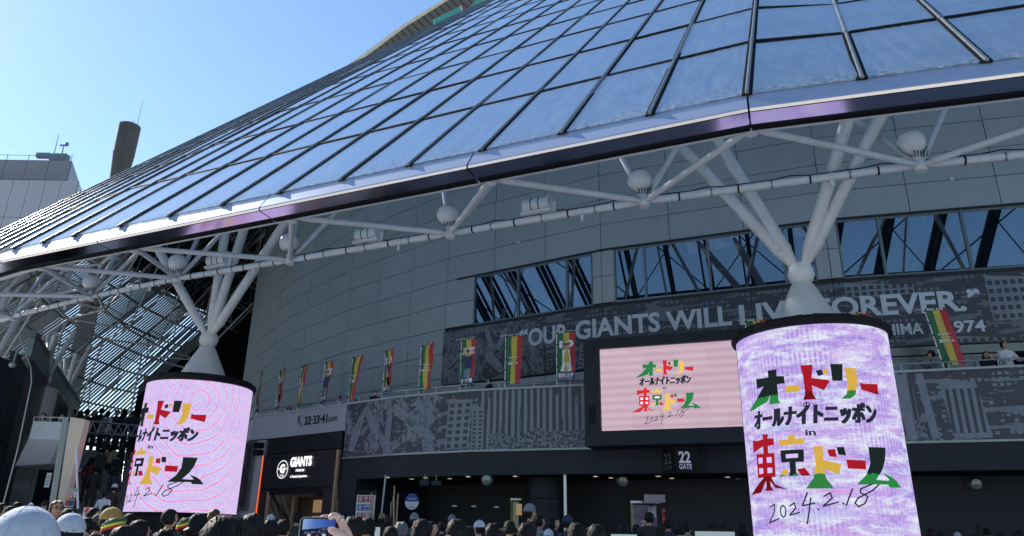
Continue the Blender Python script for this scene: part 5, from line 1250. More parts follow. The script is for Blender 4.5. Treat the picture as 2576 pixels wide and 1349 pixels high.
# ------------------------------------------------------------------ people
PSLOT = ['skin', 'jacket', 'trousers', 'shoes', 'face_dark']
def person_mesh(name, pose):
    """one continuous standing body, 1.70 m, facing +Y; pose moves the arms"""
    J = {'pel': (0, 0, .93), 'wst': (0, .01, 1.06), 'chs': (0, 0, 1.25), 'shc': (0, -.01, 1.37), 'nck': (0, .0, 1.45), 'nk2': (0, .015, 1.52),
         'hpL': (-.09, 0, .88), 'knL': (-.1, .02, .48), 'anL': (-.1, -.02, .09), 'toL': (-.11, .13, .045), 'hpR': (.09, 0, .88), 'knR': (.1, .02, .48), 'anR': (.1, -.02, .09), 'toR': (.11, .13, .045),
         'shL': (-.185, -.01, 1.38), 'shR': (.185, -.01, 1.38)}
    arms = {'down': (((-.24, -.03, 1.12), (-.23, .04, .88), (-.22, .07, .8)), ((.24, -.03, 1.12), (.23, .04, .88), (.22, .07, .8))),
            'phone': (((-.26, .14, 1.22), (-.1, .36, 1.42), (-.05, .4, 1.5)), ((.26, .14, 1.22), (.1, .36, 1.42), (.05, .4, 1.5))),
            'lean': (((-.26, .12, 1.15), (-.14, .38, 1.13), (-.08, .42, 1.13)), ((.26, .12, 1.15), (.14, .38, 1.13), (.08, .42, 1.13))),
            'raise': (((-.24, -.03, 1.12), (-.23, .04, .88), (-.22, .07, .8)), ((.28, .1, 1.42), (.2, .3, 1.66), (.18, .34, 1.74)))}[pose]
    for sd, a in zip('LR', arms):
        J['el' + sd], J['wr' + sd], J['ha' + sd] = a
    E_ = [('pel', 'wst'), ('wst', 'chs'), ('chs', 'shc'), ('shc', 'nck'), ('nck', 'nk2')]
    for sd in 'LR': E_ += [('pel', 'hp' + sd), ('hp' + sd, 'kn' + sd), ('kn' + sd, 'an' + sd), ('an' + sd, 'to' + sd), ('shc', 'sh' + sd), ('sh' + sd, 'el' + sd), ('el' + sd, 'wr' + sd), ('wr' + sd, 'ha' + sd)]
    RAD = {'pel': (.15, .11), 'wst': (.135, .1), 'chs': (.165, .12), 'shc': (.13, .095), 'nck': (.06, .06), 'nk2': (.05, .055), 'hp': (.095, .095), 'kn': (.062, .065), 'an': (.045, .05), 'to': (.04, .035), 'sh': (.075, .075), 'el': (.052, .052), 'wr': (.034, .034), 'ha': (.036, .026)}
    ks = list(J); me = bpy.data.meshes.new('sk'); me.from_pydata([J[k] for k in ks], [(ks.index(a), ks.index(b)) for a, b in E_], [])
    o = bpy.data.objects.new('sk', me); COL.objects.link(o); o.modifiers.new('s', 'SKIN'); sv = me.skin_vertices[0].data
    for i, k in enumerate(ks):
        sv[i].radius = RAD.get(k) or RAD[k[:2]]; sv[i].use_root = k == 'pel'
    o.modifiers.new('u', 'SUBSURF').levels = 2
    dg = bpy.context.evaluated_depsgraph_get(); ev = bpy.data.meshes.new_from_object(o.evaluated_get(dg)); bpy.data.objects.remove(o); bpy.data.meshes.remove(me)
    mb = MB(); mb.v = [tuple(v.co) for v in ev.vertices]; mb.f = [tuple(p.vertices) for p in ev.polygons]
    hands = [Vector(J['haL']), Vector(J['haR'])]
    for p in ev.polygons:
        c = p.center
        if min((c - h).length for h in hands) < .075: mi = 0
        elif c.z > 1.475 and abs(c.x) < .08 and abs(c.y) < .1: mi = 0
        elif c.z > .86 or abs(c.x) > .2: mi = 1
        elif c.z > .085: mi = 2
        else: mi = 3
        mb.m.append(mi)
    bpy.data.meshes.remove(ev)
    # head: shaped skull with jaw, nose and ears
    i0 = len(mb.v); mb.ball((0, 0, 0), 1, 26, 0)
    for k in range(i0, len(mb.v)):
        x, y, z = mb.v[k]
        jw = 1 - .3 * max(0, -z) ** 1.4; fx = x * .074 * jw; fy = y * .092 * (1 - .16 * max(0, -z)); fz = z * .116
        if y > 0: fy += .012 * max(0, -z) 
        if y > .75 and abs(x) < .3 and -.35 < z < .1: fy += .016 * (1 - abs(x) / .3) * (1 - abs(z + .15) / .3 if abs(z + .15) < .3 else 0)
        mb.v[k] = (fx, fy + .01, fz + 1.60)
    for sx in (-1, 1):
        mb.ball((sx * .075, .0, 1.595), .03, 10, 0, (.35, .6, 1.0))
        mb.ball((sx * .03, .092, 1.615), .0095, 8, 4, (1.4, .6, .7)); mb.bar((sx * .016, .098, 1.637), (sx * .046, .09, 1.637), .006, .007, mi=4)
    mb.bar((-.022, .094, 1.545), (.022, .094, 1.545), .006, .006, mi=4)
    mb.bar((0, .098, 1.615), (0, .112, 1.582), .016, .014, (0, 1, 0), mi=0)
    # separate fingers on both hands
    for sd, a in zip((-1, 1), arms):
        w_, h = Vector(a[1]), Vector(a[2]); d = (h - w_).normalized(); sidev = Vector((1, 0, 0)); 
        for f in range(4):
            b = h + sidev * (.012 * (f - 1.5)) * 1.4; L = (.06, .07, .066, .052)[f]; m = b + d * L * .6; e = m + (d * .6 + Vector((0, -.5 if pose != 'down' else .3, -.3))) .normalized() * L * .5
            mb.tube(b - d * .01, m, .0095, .0085, 6); mb.tube(m, e, .0085, .007, 6)
        th = h - d * .03 - sidev * sd * .02; mb.tube(th, th + (d * .6 - sidev * sd * .6).normalized() * .05, .011, .009, 6)
    return mb.mesh(name, [M['skin'], M['black'], M['black'], M['black'], M['black']], True)
BODY = {p: person_mesh('person_' + p, p) for p in ('down', 'phone', 'lean', 'raise')}
def m_hair():
    t = NT('hair'); co = t.coords(); inf = t.n('ObjectInfo'); rnd = inf.outputs['Random']
    st = t.n('TexNoise', {'Vector': t.mapping(co, (38, 38, 3.5)), 'Scale': 2.2, 'Detail': 4}).outputs[0]
    c = t.mix(st, c4((.004, .004, .005)), c4((.014, .013, .014)))
    bp = t.n('Bump', {'Strength': .5, 'Distance': .006, 'Height': st})
    return t.end(t.n('BsdfPrincipled', {'Base Color': c, 'Roughness': .62, 'Normal': bp, 'Specular IOR Level': .18}))
M['hair'] = m_hair()
def hair_mesh(name, lng=0.0, rough=.006, seed=0, fringe=.25, vol=1.0):
    mb = MB(); N = 34; prof = N // 2; mb.ball((0, 0, 0), 1, N, 0)
    for k, (x, y, z) in enumerate(mb.v):
        front = y > fringe and z < .42 + .25 * (1 - abs(x))
        r = 1.0
        nz = noise.noise(Vector((x * 2.6 + seed, y * 2.6, z * 2.6))) * rough * 1.5 + noise.noise(Vector((x * 9 + seed, y * 9, z * 5))) * rough * .6
        X, Y, Z = x * (.086 + .006 * vol + nz), y * (.102 + .006 * vol + nz) - .006, z * ((.113 if z > 0 else .125) + nz) * (1 - .06 * (abs(x) < .25) * (z > .9))
        if front: X *= .8; Y *= .75; Z *= .85
        if z < -.35 and not front:
            if lng: Z = -.045 - (-z - .35) / .65 * lng * 1.1 + nz; X = x * .1 + (.05 if x > 0 else -.05) * (1 if abs(x) > .2 else abs(x) / .2) * .8; Y = min(Y, .0) - .012
            else: Z = max(Z, -.085); X *= .82; Y *= .86
        mb.v[k] = (X, Y, Z + 1.612)
    # locks and tufts that break the outline
    rr = random.Random(seed)
    for k in range(110):
        a = rr.uniform(0, 2 * math.pi); el = rr.uniform(-.3, .75) if lng == 0 else rr.uniform(.1, .8)
        d = Vector((math.cos(a) * math.cos(el), math.sin(a) * math.cos(el), math.sin(el)))
        if d.y > .35 and d.z < .45: continue
        c = Vector((d.x * .09, d.y * .107 - .006, d.z * .13 + 1.612)); tdir = (Vector((0, 0, -1)) + d * rr.uniform(.1, .45) + Vector((rr.uniform(-.5, .5), rr.uniform(-.5, .5), 0))).normalized()
        L = rr.uniform(.015, .03) * (1 + lng); s = tdir.cross(d).normalized() * .005; t0 = c - tdir * L * .4; t1 = c + tdir * L * .3 + d * .003; t2 = c + tdir * L + d * rr.uniform(.0, .004)
        mb.face([t0 - s, t0 + s, t1 + s, t1 - s]); mb.face([t1 - s, t1 + s, t2])
    return mb.mesh(name, M['hair'], True)
HAIR = {'short': [hair_mesh('hair_short', 0, .006, 1), hair_mesh('hair_short_b', 0, .009, 5, vol=1.6), hair_mesh('hair_short_c', 0, .004, 9, .3, .6)],
        'bob': [hair_mesh('hair_bob', .1, .005, 3, vol=1.5), hair_mesh('hair_bob_b', .14, .007, 12, vol=1.2)],
        'long': [hair_mesh('hair_long', .3, .006, 4, vol=1.3), hair_mesh('hair_long_b', .36, .006, 14, vol=1.5)]}
def cap_mesh(name, brim=True, knit=False):
    mb = MB(); N = 30; mb.ball((0, 0, 0), 1, N, 0); 
    for k, (x, y, z) in enumerate(mb.v):
        zz = max(z, -.08); f = 1 if z > -.08 else .97
        wv = 1 + (.012 * math.sin(math.atan2(y, x) * 26) if knit else .006 * math.sin(z * 9 + x * 4))
        mb.v[k] = (x * .097 * f * wv, (y * .112 - .004) * f * wv, zz * (.13 if knit else .115) + 1.645)
    if brim:
        pts = [(math.sin(a) * .078, .085 + math.cos(a) * .08) for a in [-1.5 + 3 * k / 12 for k in range(13)]]
        for a, b in zip(pts, pts[1:]):
            mb.face([(a[0], a[1], 1.632), (b[0], b[1], 1.632), (b[0] * .85, .07, 1.645), (a[0] * .85, .07, 1.645)]); mb.face([(a[0], a[1], 1.626), (a[0] * .85, .07, 1.639), (b[0] * .85, .07, 1.639), (b[0], b[1], 1.626)])
        mb.ball((0, -.004, 1.761), .008, 8)
        for q in range(6):
            pr = None
            for j in range(9):
                el = .1 + 1.45 * j / 8; a = q * math.pi / 3 + .5; c = (math.cos(a) * math.cos(el) * .0972, math.sin(a) * math.cos(el) * .1122 - .004, math.sin(el) * .1152 + 1.645)
                if pr is not None: mb.tube(pr, c, .0011, n=4, cap=False)
                pr = c
            a += math.pi / 6; mb.ball((math.cos(a) * .0972 * .7, math.sin(a) * .1122 * .7, .1152 * .71 + 1.645), .004, 6)
    return mb
def cloth_mat(name, col): return paint(name, col, .8, var=.18, scale=14, bump=.25)
CM = {'white': cloth_mat('cap_white', (.4, .44, .52)), 'grey': cloth_mat('knit_grey', (.16, .17, .2)), 'navy': cloth_mat('cap_navy', (.015, .03, .07)), 'yellow': cloth_mat('cap_mustard', (.35, .22, .06)), 'black': cloth_mat('cap_black', (.01, .01, .012)), 'tan': cloth_mat('fleece_tan', (.2, .14, .07)), 'brown': cloth_mat('cap_brown', (.06, .045, .035))}
JM = {'black': cloth_mat('coat_black', (.012, .012, .015)), 'navy': cloth_mat('coat_navy', (.015, .02, .045)), 'charcoal': cloth_mat('coat_charcoal', (.035, .035, .04)), 'white': cloth_mat('shirt_white', (.5, .52, .56)), 'grey': cloth_mat('coat_grey', (.15, .16, .18)), 'olive': cloth_mat('coat_olive', (.03, .04, .025)), 'red': cloth_mat('coat_red', (.12, .01, .015)), 'beige': cloth_mat('coat_beige', (.3, .22, .15)), 'blue': cloth_mat('coat_blue', (.02, .05, .2)), 'teal': cloth_mat('coat_teal', (.02, .08, .1))}
HM = {'reddish': paint('hair_auburn', (.09, .025, .012), .45, var=.3, scale=30, bump=.6), 'silver': paint('hair_grey', (.14, .14, .15), .5, var=.3, scale=30, bump=.6)}
HAT = {}
def hat(kind, colr):
    if (kind, colr) not in HAT: HAT[kind, colr] = cap_mesh('hat', kind == 'cap', kind == 'beanie').mesh('hat', CM[colr], True)
    return HAT[kind, colr]
ORD = ['first', 'second', 'third', 'fourth', 'fifth', 'sixth', 'seventh', 'eighth', 'ninth', 'tenth', 'eleventh', 'twelfth', 'thirteenth', 'fourteenth', 'fifteenth', 'sixteenth', 'seventeenth', 'eighteenth', 'nineteenth', 'twentieth', 'twenty-first', 'twenty-second', 'twenty-third', 'twenty-fourth', 'twenty-fifth', 'twenty-sixth', 'twenty-seventh', 'twenty-eighth', 'twenty-ninth', 'thirtieth', 'thirty-first', 'thirty-second', 'thirty-third', 'thirty-fourth', 'thirty-fifth', 'thirty-sixth', 'thirty-seventh', 'thirty-eighth', 'thirty-ninth', 'fortieth']
rp = random.Random(11)
MASK = MB(); MASK.ball((0, 0, 0), 1, 16)
MASK.v = [(x * .05, max(y, 0) * .028 + .078, z * .042 + 1.553) for x, y, z in MASK.v]; MASKM = MASK.mesh('face_mask', M['flagwhite'], True)
GM = MB()
for sx in (-1, 1):
    pr = None
    for k in range(15):
        q = Vector((sx * .032 + math.cos(k / 14 * 6.283) * .024, .113, 1.612 + math.sin(k / 14 * 6.283) * .02))
        if pr is not None: GM.tube(pr, q, .003, n=5)
        pr = q
    GM.tube((sx * .056, .11, 1.615), (sx * .078, .0, 1.62), .0025, n=5)
GM.tube((-.01, .113, 1.615), (.01, .113, 1.615), .0025, n=5); GLASSM = GM.mesh('spectacles', M['black'], True)
def person(loc, rz, h, hair='short', jacket='black', trousers='black', pose='down', hatk=None, hairc=None, mask=False, specs=False, label='', group=None, bag=None):
    t_ = thing('person', label, 'person', loc, group, rz); k = h / 1.728; t_.scale = (k, k, k)
    b = bpy.data.objects.new('body', BODY[pose]); COL.objects.link(b); b.parent = t_
    for i, mt in ((1, JM[jacket]), (2, JM[trousers])): b.material_slots[i].link = 'OBJECT'; b.material_slots[i].material = mt
    hh = bpy.data.objects.new('hair', rp.choice(HAIR[hair])); COL.objects.link(hh); hh.parent = t_
    if hairc: hh.material_slots[0].link = 'OBJECT'; hh.material_slots[0].material = HM[hairc]
    if hatk: q = bpy.data.objects.new('cap' if hatk[0] == 'cap' else 'beanie', hat(*hatk)); COL.objects.link(q); q.parent = t_
    if mask: q = bpy.data.objects.new('face_mask', MASKM); COL.objects.link(q); q.parent = t_
    if specs: q = bpy.data.objects.new('spectacles', GLASSM); COL.objects.link(q); q.parent = t_
    if bag: m_ = MB(); m_.ball((0, -.2, 1.18), .2, 16, sc=(.8, .55, 1.15)); m_.tube((-.13, -.1, 1.42), (-.14, -.14, 1.0), .02, n=6); m_.tube((.13, -.1, 1.42), (.14, -.14, 1.0), .02, n=6); q = m_.mesh('backpack', JM[bag], True); q = bpy.data.objects.new('backpack', q); COL.objects.link(q); q.parent = t_
    return t_
HW = .205
def from_px(cx, top, w_, depth=None):
    Y = depth or max(1.9, HW * 1860 / w_ * .985); p = at_y(cx, top, Y); g = gz(p.x, Y); return Vector((p.x, Y, g)), p.z - g
# (centre x, top y, width, hair, hat, jacket, facing degrees, extras)
HEADS = [
 (9, 1265, 24, 'short', None, 'black', -60, {}), (47, 1262, 24, 'short', None, 'black', 10, {}), (84, 1268, 21, 'bob', None, 'charcoal', 160, {}), (116, 1263, 20, 'short', ('cap', 'black'), 'black', 170, {}),
 (62, 1281, 56, 'short', None, 'black', 5, {}), (113, 1285, 34, 'short', None, 'navy', -40, {}), (176, 1277, 42, 'bob', None, 'black', 20, {}), (221, 1300, 42, 'short', None, 'black', 0, {}), (240, 1277, 31, 'short', None, 'black', -60, {}), (270, 1270, 21, 'short', None, 'white', 0, {}),
 (250, 1298, 42, 'short', ('cap', 'brown'), 'olive', 0, {}), (330, 1290, 38, 'short', None, 'black', 10, {}), (318, 1320, 74, 'short', None, 'black', 0, {}), (356, 1306, 56, 'bob', None, 'black', -30, {}), (431, 1280, 39, 'short', None, 'navy', -35, {}), (418, 1329, 52, 'short', None, 'charcoal', 15, {}),
 (502, 1289, 50, 'bob', None, 'black', 0, {}), (541, 1280, 32, 'short', None, 'black', 0, {'hairc': 'reddish'}), (573, 1290, 128, 'bob', None, 'black', 0, {}), (638, 1289, 68, 'short', None, 'navy', 20, {}),
 (682, 1297, 24, 'short', ('cap', 'white'), 'black', 150, {}), (680, 1306, 52, 'short', None, 'black', 0, {}), (716, 1305, 42, 'short', None, 'black', -30, {}), (749, 1288, 27, 'short', None, 'black', 0, {}),
 (800, 1330, 60, 'short', None, 'black', 0, {}), (893, 1296, 64, 'short', None, 'black', -10, {}), (926, 1300, 44, 'short', None, 'black', 15, {}), (962, 1295, 22, 'short', ('beanie', 'tan'), 'black', 0, {}), (978, 1301, 26, 'short', ('cap', 'black'), 'black', 0, {}),
 (955, 1340, 30, 'short', ('cap', 'white'), 'black', 0, {}), (985, 1322, 44, 'short', None, 'black', 0, {}), (1010, 1311, 42, 'short', None, 'charcoal', 0, {'hairc': 'silver'}), (1043, 1295, 28, 'short', ('beanie', 'grey'), 'charcoal', 0, {}), (1062, 1303, 58, 'short', None, 'black', 0, {}), (1086, 1310, 34, 'short', None, 'black', -80, {}),
 (1137, 1299, 24, 'short', ('beanie', 'grey'), 'black', 0, {}), (1150, 1303, 58, 'bob', None, 'black', 0, {}), (1206, 1313, 34, 'short', ('cap', 'white'), 'white', 60, {}), (1240, 1314, 44, 'short', None, 'black', 0, {}), (1180, 1322, 36, 'short', None, 'navy', 0, {}),
 (1333, 1273, 30, 'short', ('beanie', 'grey'), 'black', -70, {}), (1324, 1313, 46, 'short', None, 'white', -15, {}), (1358, 1297, 26, 'short', None, 'grey', -60, {}), (1282, 1308, 36, 'short', None, 'black', 0, {}), (1396, 1301, 24, 'bob', None, 'black', -110, {}),
 (1428, 1300, 30, 'short', ('cap', 'navy'), 'navy', -60, {}), (1450, 1313, 52, 'short', None, 'black', 0, {}), (1380, 1335, 34, 'short', ('cap', 'white'), 'white', 0, {}), (1500, 1316, 54, 'bob', None, 'black', 0, {}), (1569, 1315, 28, 'short', None, 'black', 0, {}),
 (1680, 1305, 24, 'short', None, 'navy', 0, {}), (1707, 1316, 30, 'short', None, 'black', 0, {}), (1728, 1314, 24, 'short', None, 'grey', -40, {}), (1868, 1316, 26, 'bob', None, 'beige', 0, {}), (1660, 1325, 30, 'bob', None, 'white', 0, {}),
 (2449, 1320, 37, 'short', None, 'black', 0, {}), (2407, 1341, 20, 'short', ('cap', 'white'), 'black', 0, {}), (2360, 1338, 28, 'short', None, 'black', 0, {}), (2510, 1336, 30, 'short', None, 'black', 0, {}), (2555, 1333, 34, 'bob', None, 'black', 0, {}),
 (30, 1272, 26, 'bob', None, 'black', 0, {}), (140, 1290, 24, 'short', None, 'black', 0, {}), (205, 1292, 26, 'short', None, 'black', 0, {}), (300, 1283, 22, 'short', None, 'black', 0, {}), (380, 1312, 24, 'short', None, 'black', 0, {}), (600, 1300, 26, 'short', None, 'black', 0, {}),
 (850, 1308, 24, 'bob', None, 'black', 0, {}), (1112, 1312, 26, 'short', None, 'black', 0, {}), (1262, 1306, 22, 'short', None, 'black', 0, {}), (1540, 1318, 24, 'short', None, 'charcoal', 0, {}), (1600, 1318, 22, 'short', None, 'black', 0, {}), (1820, 1320, 22, 'short', None, 'black', 0, {}), (1790, 1318, 20, 'bob', None, 'black', 0, {}),
 (455, 1315, 26, 'short', None, 'black', 0, {}), (1480, 1305, 20, 'short', None, 'black', 0, {}), (1630, 1310, 18, 'short', None, 'black', 0, {}), (2340, 1330, 20, 'bob', None, 'black', 0, {}), (2480, 1328, 18, 'short', None, 'black', 0, {}),
]
def row_of(w_): return 0 if w_ >= 40 else 1 if w_ >= 27 else 2
ROWN = ['nearest', 'middle', 'farthest']
cnt = [0, 0, 0]
hairword = {'short': 'short dark hair', 'bob': 'chin length dark hair', 'long': 'long dark hair'}
for i, (cx, top, w_, hr_, ht, jk, rz, ex) in enumerate(sorted(HEADS, key=lambda q: q[0])):
    loc, h = from_px(cx, top, w_ * (.9 if ht else 1.0)); rw = row_of(w_); cnt[rw] += 1
    look = f"{ {'white': 'white', 'grey': 'grey', 'navy': 'navy', 'yellow': 'yellow', 'black': 'black', 'tan': 'tan', 'brown': 'brown'}[ht[1]]} {ht[0]}" if ht else ('auburn hair' if ex.get('hairc') == 'reddish' else 'grey hair' if ex.get('hairc') == 'silver' else hairword[hr_])
    lab = f"person with {look}, {jk} top, {ORD[cnt[rw] - 1]} from left in {ROWN[rw]} row"
    person(loc, R(rz + rp.uniform(-8, 8)), h, hr_, jk, 'black', 'down', ht, label=lab, group='people standing in the crowd', **ex)
PG = 'people standing in the crowd'
def pp_(cx, top, w_, rz, lab, hr_='short', jk='black', depth=None, base=None, **kw):
    loc, h = from_px(cx, top, w_, depth)
    if base is not None: h = at_y(cx, top, loc.y).z - base; loc.z = base
    return person(loc, R(rz), h, hr_, jk, kw.pop('tr', 'black'), label=lab, group=PG, **kw)
pp_(72, 1301, 150, 8, 'person in a big white cap, nearest of all at the lower left corner', hatk=('cap', 'white'), depth=2.1)
pp_(181, 1303, 80, 5, 'person in a smaller white cap right of the biggest white cap', hatk=('cap', 'white'))
pp_(146, 1258, 33, -128, 'person with auburn hair and round black spectacles turned towards us at left', hairc='reddish', specs=True)
pp_(284, 1284, 50, -75, 'person in a mustard yellow cap in front of the smaller column', hatk=('cap', 'yellow'), jk='olive')
pp_(266, 1237, 15.5, 5, 'person in a white shirt with a dark strap at the foot of the stairs', jk='white', depth=24, base=1.3, bag=None)
pp_(290, 1219, 15, 5, 'person in a white cap and green jacket with a dark backpack on the stairs', jk='olive', depth=26, base=1.3, hatk=('cap', 'white'), bag='black')
# striped headband fans
def headband(cx, top, w_, rz, lab):
    t_ = pp_(cx, top, w_, rz, lab, jk='grey'); cols = [M['green'], M['yellow'], M['flagwhite'], M['red']]
    for k, (mt, z) in enumerate(zip([paint('towel_green', (.01, .1, .04), .8), paint('towel_yellow', (.65, .6, .05), .8), paint('towel_red', (.45, .02, .03), .8)], (.055, .03, .005))):
        m_ = MB(); m_.lathe((0, -.004, 1.61), [(.106, z + .024), (.112, z + .012), (.108, z)], 28); m_.v = [(x * .93, y * 1.08, zz + x * .28) for x, y, zz in m_.v]
        q = bpy.data.objects.new('headband_stripe', m_.mesh('headband_stripe', mt, True)); COL.objects.link(q); q.parent = t_
headband(290, 1301, 56, 10, 'person with a broad green, yellow and red striped headband in the nearest row')
headband(472, 1300, 48, 25, 'person with a narrow striped headband left of the biggest dark head')
# two photographers
t_ = pp_(1633, 1287, 25, 0, 'person holding a phone up sideways in front of the second entrance door', pose='phone')
q = MB().box((0, .44, 1.53), (.16, .01, .08)).build('raised_phone', M['steel'], label='phone held up sideways by a person before the second entrance door', cat='phone'); q.location = t_.location; q.scale = t_.scale; q.rotation_euler = t_.rotation_euler
# people on the balcony
DZ = 5.2
def balc(cx, top, rz, h, lab, hr_='short', jk='black', back=.45, **kw):
    best = min((abs(proj(DECK(t, 6.2, -back))[0] - cx), t) for t in [-1 + .05 * k for k in range(620)])[1]
    p = DECK(best, 5.2, -back); z = at_y(cx, top, p.y).z
    return person(p, R(rz), z - 5.2, hr_, jk, 'black', label=lab, group='people looking down from the balcony', **kw)
balc(303 + 423, 1020, 200, 1.6, 'person in white looking over the rail above the shop, leftmost on the balcony', 'bob', 'white')
balc(852, 996, 120, 1.7, 'person in a white top facing right beside the slanting striped flag', 'short', 'white')
balc(893, 1004, 180, 1.6, 'person of whom only the dark hair shows above the parapet', 'short', 'black', back=1.0)
balc(943, 982, 180, 1.7, 'person in black wearing a white face mask left of a banner flag', 'short', 'black', mask=True)
balc(1228, 952, 120, 1.6, 'person in black with long hair bent over the rail right of the numbered flag', 'long', 'black', pose='lean')
balc(2352, 883, 75, 1.65, 'person in a black cap and pale hoodie holding a phone, facing left', 'short', 'grey', pose='phone', hatk=('cap', 'black'))
balc(2486, 884, 175, 1.6, 'person in black taking a picture from the balcony towards us', 'bob', 'black', pose='phone')
balc(2537, 858, 185, 1.75, 'person in a white t-shirt leaning on the rail at the right edge', 'short', 'white', pose='lean')
for cx, top, lab in ((111, 1038, 'person in a white mask on the box balcony, left one'), (159, 1041, 'person in a white mask on the box balcony, right one')):
    q = at_y(cx, top, 27); person((q.x, 27, q.z - 1.68), R(178), 1.68, 'bob', 'grey' if cx < 130 else 'black', label=lab, group='people looking down from the balcony', mask=True)
# people on the stairs and on the landing
STP = [(205, 1122, 27, .0, 'teal', 'long', 'person in a teal coat coming down the stairs with a white mask', 170, {'mask': True}), (232, 1150, 28, 0, 'red', 'long', 'person in a long dark red coat climbing the stairs', 0, {}), (258, 1128, 31, 0, 'olive', 'short', 'person in an olive hooded coat climbing the stairs', 10, {}), (283, 1118, 33, 0, 'beige', 'long', 'person in a beige skirt and coat climbing the stairs', 0, {}), (300, 1140, 30, 0, 'black', 'short', 'person in black climbing next to the beige coat', 0, {}),
       (268, 1098, 35, 0, 'charcoal', 'short', 'person in charcoal with a mask coming down under the gantry', 180, {'mask': True}), (318, 1110, 34, 0, 'black', 'bob', 'person in black climbing right beside the smaller column', 0, {}), (243, 1175, 27.5, 0, 'black', 'short', 'person in black low on the stairs left of the white shirt', 20, {}), (295, 1180, 28, 0, 'navy', 'bob', 'person in navy low on the stairs near the column', 0, {})]
for cx, top, Y, _, jk, hr_, lab, rz, ex in STP:
    q = at_y(cx, top, Y + 1.5); person((q.x, Y + 1.5, q.z - 1.68), R(rz), 1.68, hr_, jk, 'black', label=lab, group='people on the stairs', **ex)
for k, (cx, top, jk, bagc) in enumerate(((187, 1030, 'black', None), (205, 1033, 'white', None), (222, 1029, 'beige', None), (240, 1031, 'black', None), (258, 1026, 'black', None), (274, 1034, 'white', 'grey'), (296, 1030, 'black', None), (316, 1028, 'black', 'black'), (338, 1032, 'navy', None), (330, 1040, 'olive', None))):
    Y = 38.5 + (k * 7 % 5) * .6; q = at_y(cx, top, Y)
    person((q.x, Y, 5.27), R((k * 37) % 60 - 20 + (160 if k % 3 == 0 else 0)), q.z - 5.27, ('short', 'bob')[k % 2], jk, 'black', label=f"person in {jk} on the landing above the stairs, {ORD[k]} from the left", group='people on the landing', bag=bagc)

# ------------------------------------------------------------------ raised hand with a phone in the foreground
HYY = .95
ph = thing('smartphone', 'phone held sideways above the heads, showing a blue picture of the scene', 'phone', at_y(800, 1340, HYY))
c0 = at_y(806, 1333, HYY); sx = 96 / 1860 * HYY; sz = sx * .5
def rbox(c, w_, h, r, y0, y1, n=5):
    m_ = MB(); pts = []
    for qx, qz, a0 in ((1, 1, 0), (-1, 1, 90), (-1, -1, 180), (1, -1, 270)):
        for k in range(n + 1): a = R(a0 + 90 * k / n); pts.append((qx * (w_ / 2 - r) + math.cos(a) * r, qz * (h / 2 - r) + math.sin(a) * r))
    F = [Vector((c.x + x, c.y + y0, c.z + z)) for x, z in pts]; B = [Vector((c.x + x, c.y + y1, c.z + z)) for x, z in pts]
    m_.face(F); m_.face(B[::-1])
    for k in range(len(pts)): m_.face([F[k], B[k], B[(k + 1) % len(pts)], F[(k + 1) % len(pts)]])
    return m_
rbox(c0, sx * 1.06, sz * 1.2, .006, 0, .008).build('case', M['mullion'], ph, smooth=True)
rbox(c0, sx * 1.0, sz * 1.12, .005, -.0006, .001).build('bezel', M['black'], ph)
def m_phone():
    t = NT('phone_picture'); co = t.coords('Generated'); s_ = t.n('SeparateXYZ', {0: co}); x, z = s_.outputs[0], s_.outputs[2]
    sky_ = t.ramp(x, [(0, (.25, .4, .7)), (.35, (.08, .17, .5)), (1, (.03, .06, .3))])
    dk = t.mix(t.m('GREATER_THAN', t.noise(co, 7, 4), .58), c4((.012, .015, .03)), c4((.1, .13, .22)))
    c = t.mix(t.m('GREATER_THAN', t.m('ADD', z, t.m('MULTIPLY', x, -.15)), .5), dk, sky_)
    for px_, pz in ((.22, .16), (.68, .17)):
        d = t.m('MULTIPLY', t.m('LESS_THAN', t.m('ABSOLUTE', t.m('SUBTRACT', x, px_)), .055), t.m('LESS_THAN', t.m('ABSOLUTE', t.m('SUBTRACT', z, pz)), .14)); c = t.mix(d, c, c4((.5, .5, .6)))
    return t.end(t.n('Emission', {0: c, 1: .55}))
rbox(c0 + Vector((-.002, 0, 0)), sx * .8, sz * 1.0, .002, -.0012, -.0007).build('screen_face', m_phone(), ph)
hand = thing('person', 'person of whom only a raised hand with a ring shows, gripping the phone', 'person', at_y(850, 1349, HYY))
def chain(pts, rad, name='sk', lvl=2):
    me = bpy.data.meshes.new('c'); me.from_pydata([tuple(p) for p in pts], [(i, i + 1) for i in range(len(pts) - 1)], []); o = bpy.data.objects.new('c', me); COL.objects.link(o); o.modifiers.new('s', 'SKIN')
    for i, r_ in enumerate(rad): me.skin_vertices[0].data[i].radius = (r_, r_); me.skin_vertices[0].data[i].use_root = i == 0
    o.modifiers.new('u', 'SUBSURF').levels = lvl; dg = bpy.context.evaluated_depsgraph_get(); ev = bpy.data.meshes.new_from_object(o.evaluated_get(dg)); V = [tuple(v.co) for v in ev.vertices]; F = [tuple(p.vertices) for p in ev.polygons]
    bpy.data.objects.remove(o); bpy.data.meshes.remove(me); bpy.data.meshes.remove(ev); return V, F
HP = lambda x, y, dy=0.0: at_y(x, y, HYY + dy)
mb = MB()
def addc(pts, rad):
    V, F = chain(pts, rad); n = len(mb.v); mb.v += V; mb.f += [tuple(i + n for i in f) for f in F]; mb.m += [0] * len(F)
u_ = HYY / 1860
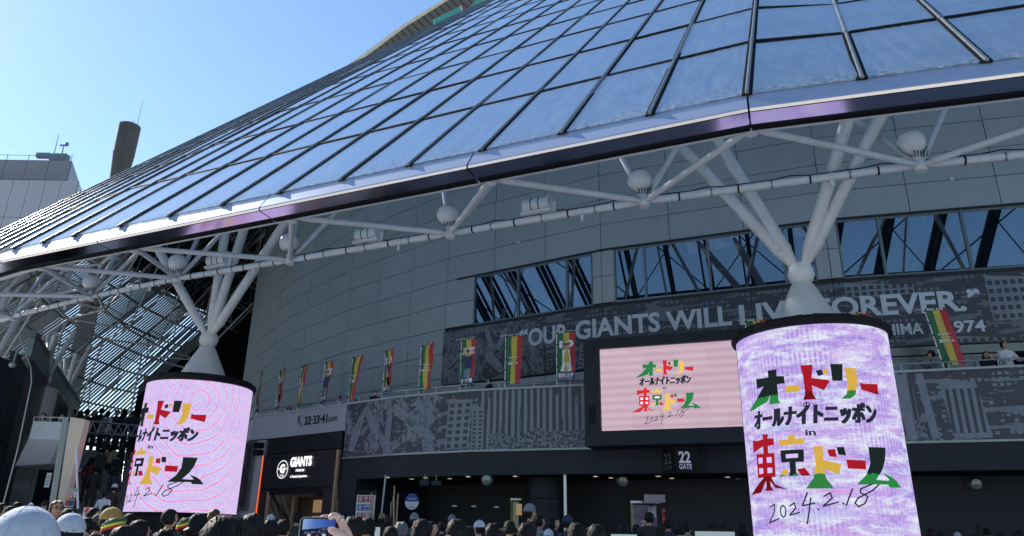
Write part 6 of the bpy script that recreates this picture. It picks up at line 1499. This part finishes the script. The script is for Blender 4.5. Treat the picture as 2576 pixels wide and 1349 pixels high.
addc([HP(905, 1450, .1), HP(885, 1400, .06), HP(872, 1362, .02), HP(864, 1335, .012), HP(858, 1318, .012)], [21 * u_, 20 * u_, 20 * u_, 17 * u_, 12 * u_])          # wrist, palm, knuckles
addc([HP(868, 1345, .0), HP(862, 1318, .0), HP(848, 1297, -.006), HP(835, 1297, -.012), HP(827, 1307, -.010)], [12 * u_, 10.5 * u_, 8.5 * u_, 8 * u_, 7 * u_])         # index over the top edge
addc([HP(868, 1350, .02), HP(862, 1322, .022), HP(842, 1305, .022), HP(818, 1301, .018), HP(808, 1303, .012)], [12 * u_, 10 * u_, 8 * u_, 7 * u_, 6 * u_])         # middle behind the phone
addc([HP(866, 1360, .03), HP(852, 1335, .032), HP(830, 1322, .028), HP(812, 1322, .022)], [11 * u_, 9 * u_, 8 * u_, 6.5 * u_])
addc([HP(866, 1370, .03), HP(850, 1352, .034), HP(832, 1342, .028), HP(820, 1342, .022)], [10 * u_, 8 * u_, 7 * u_, 6 * u_])
addc([HP(878, 1372, .0), HP(864, 1352, -.014), HP(848, 1340, -.018), HP(833, 1334, -.016), HP(829, 1333, -.014)], [15 * u_, 12.5 * u_, 10 * u_, 8.5 * u_, 7 * u_])       # thumb in front
def m_hand():
    t = NT('hand_skin'); co = t.coords(); n1 = t.noise(co, 60, 4); c = t.mix(n1, c4((.5, .3, .24)), c4((.62, .42, .34)))
    return t.end(t.n('BsdfPrincipled', {'Base Color': c, 'Roughness': .5, 'Subsurface Weight': .1, 'Subsurface Radius': (.01, .004, .002), 'Normal': t.n('Bump', {'Strength': .3, 'Distance': .0006, 'Height': t.noise(co, 420, 4)})}))
mb.build('body', m_hand(), hand, smooth=True)
a, b = HP(850, 1299, -.006), HP(861, 1313, -.002)
m_ = MB(); m_.lathe(a.lerp(b, .55), [(9.6 * u_, -.0012), (10.6 * u_, -.001), (10.6 * u_, .001), (9.6 * u_, .0012)], 24, ax=(b - a)); m_.build('ring', M['steel'], hand, smooth=True)
m_ = MB(); q = HP(830, 1330, -.0215); m_.ball(tuple(q), 5 * u_, 12, sc=(1.1, .3, .8)); m_.build('thumbnail', paint('nail', (.6, .42, .38), .3), hand, smooth=True)
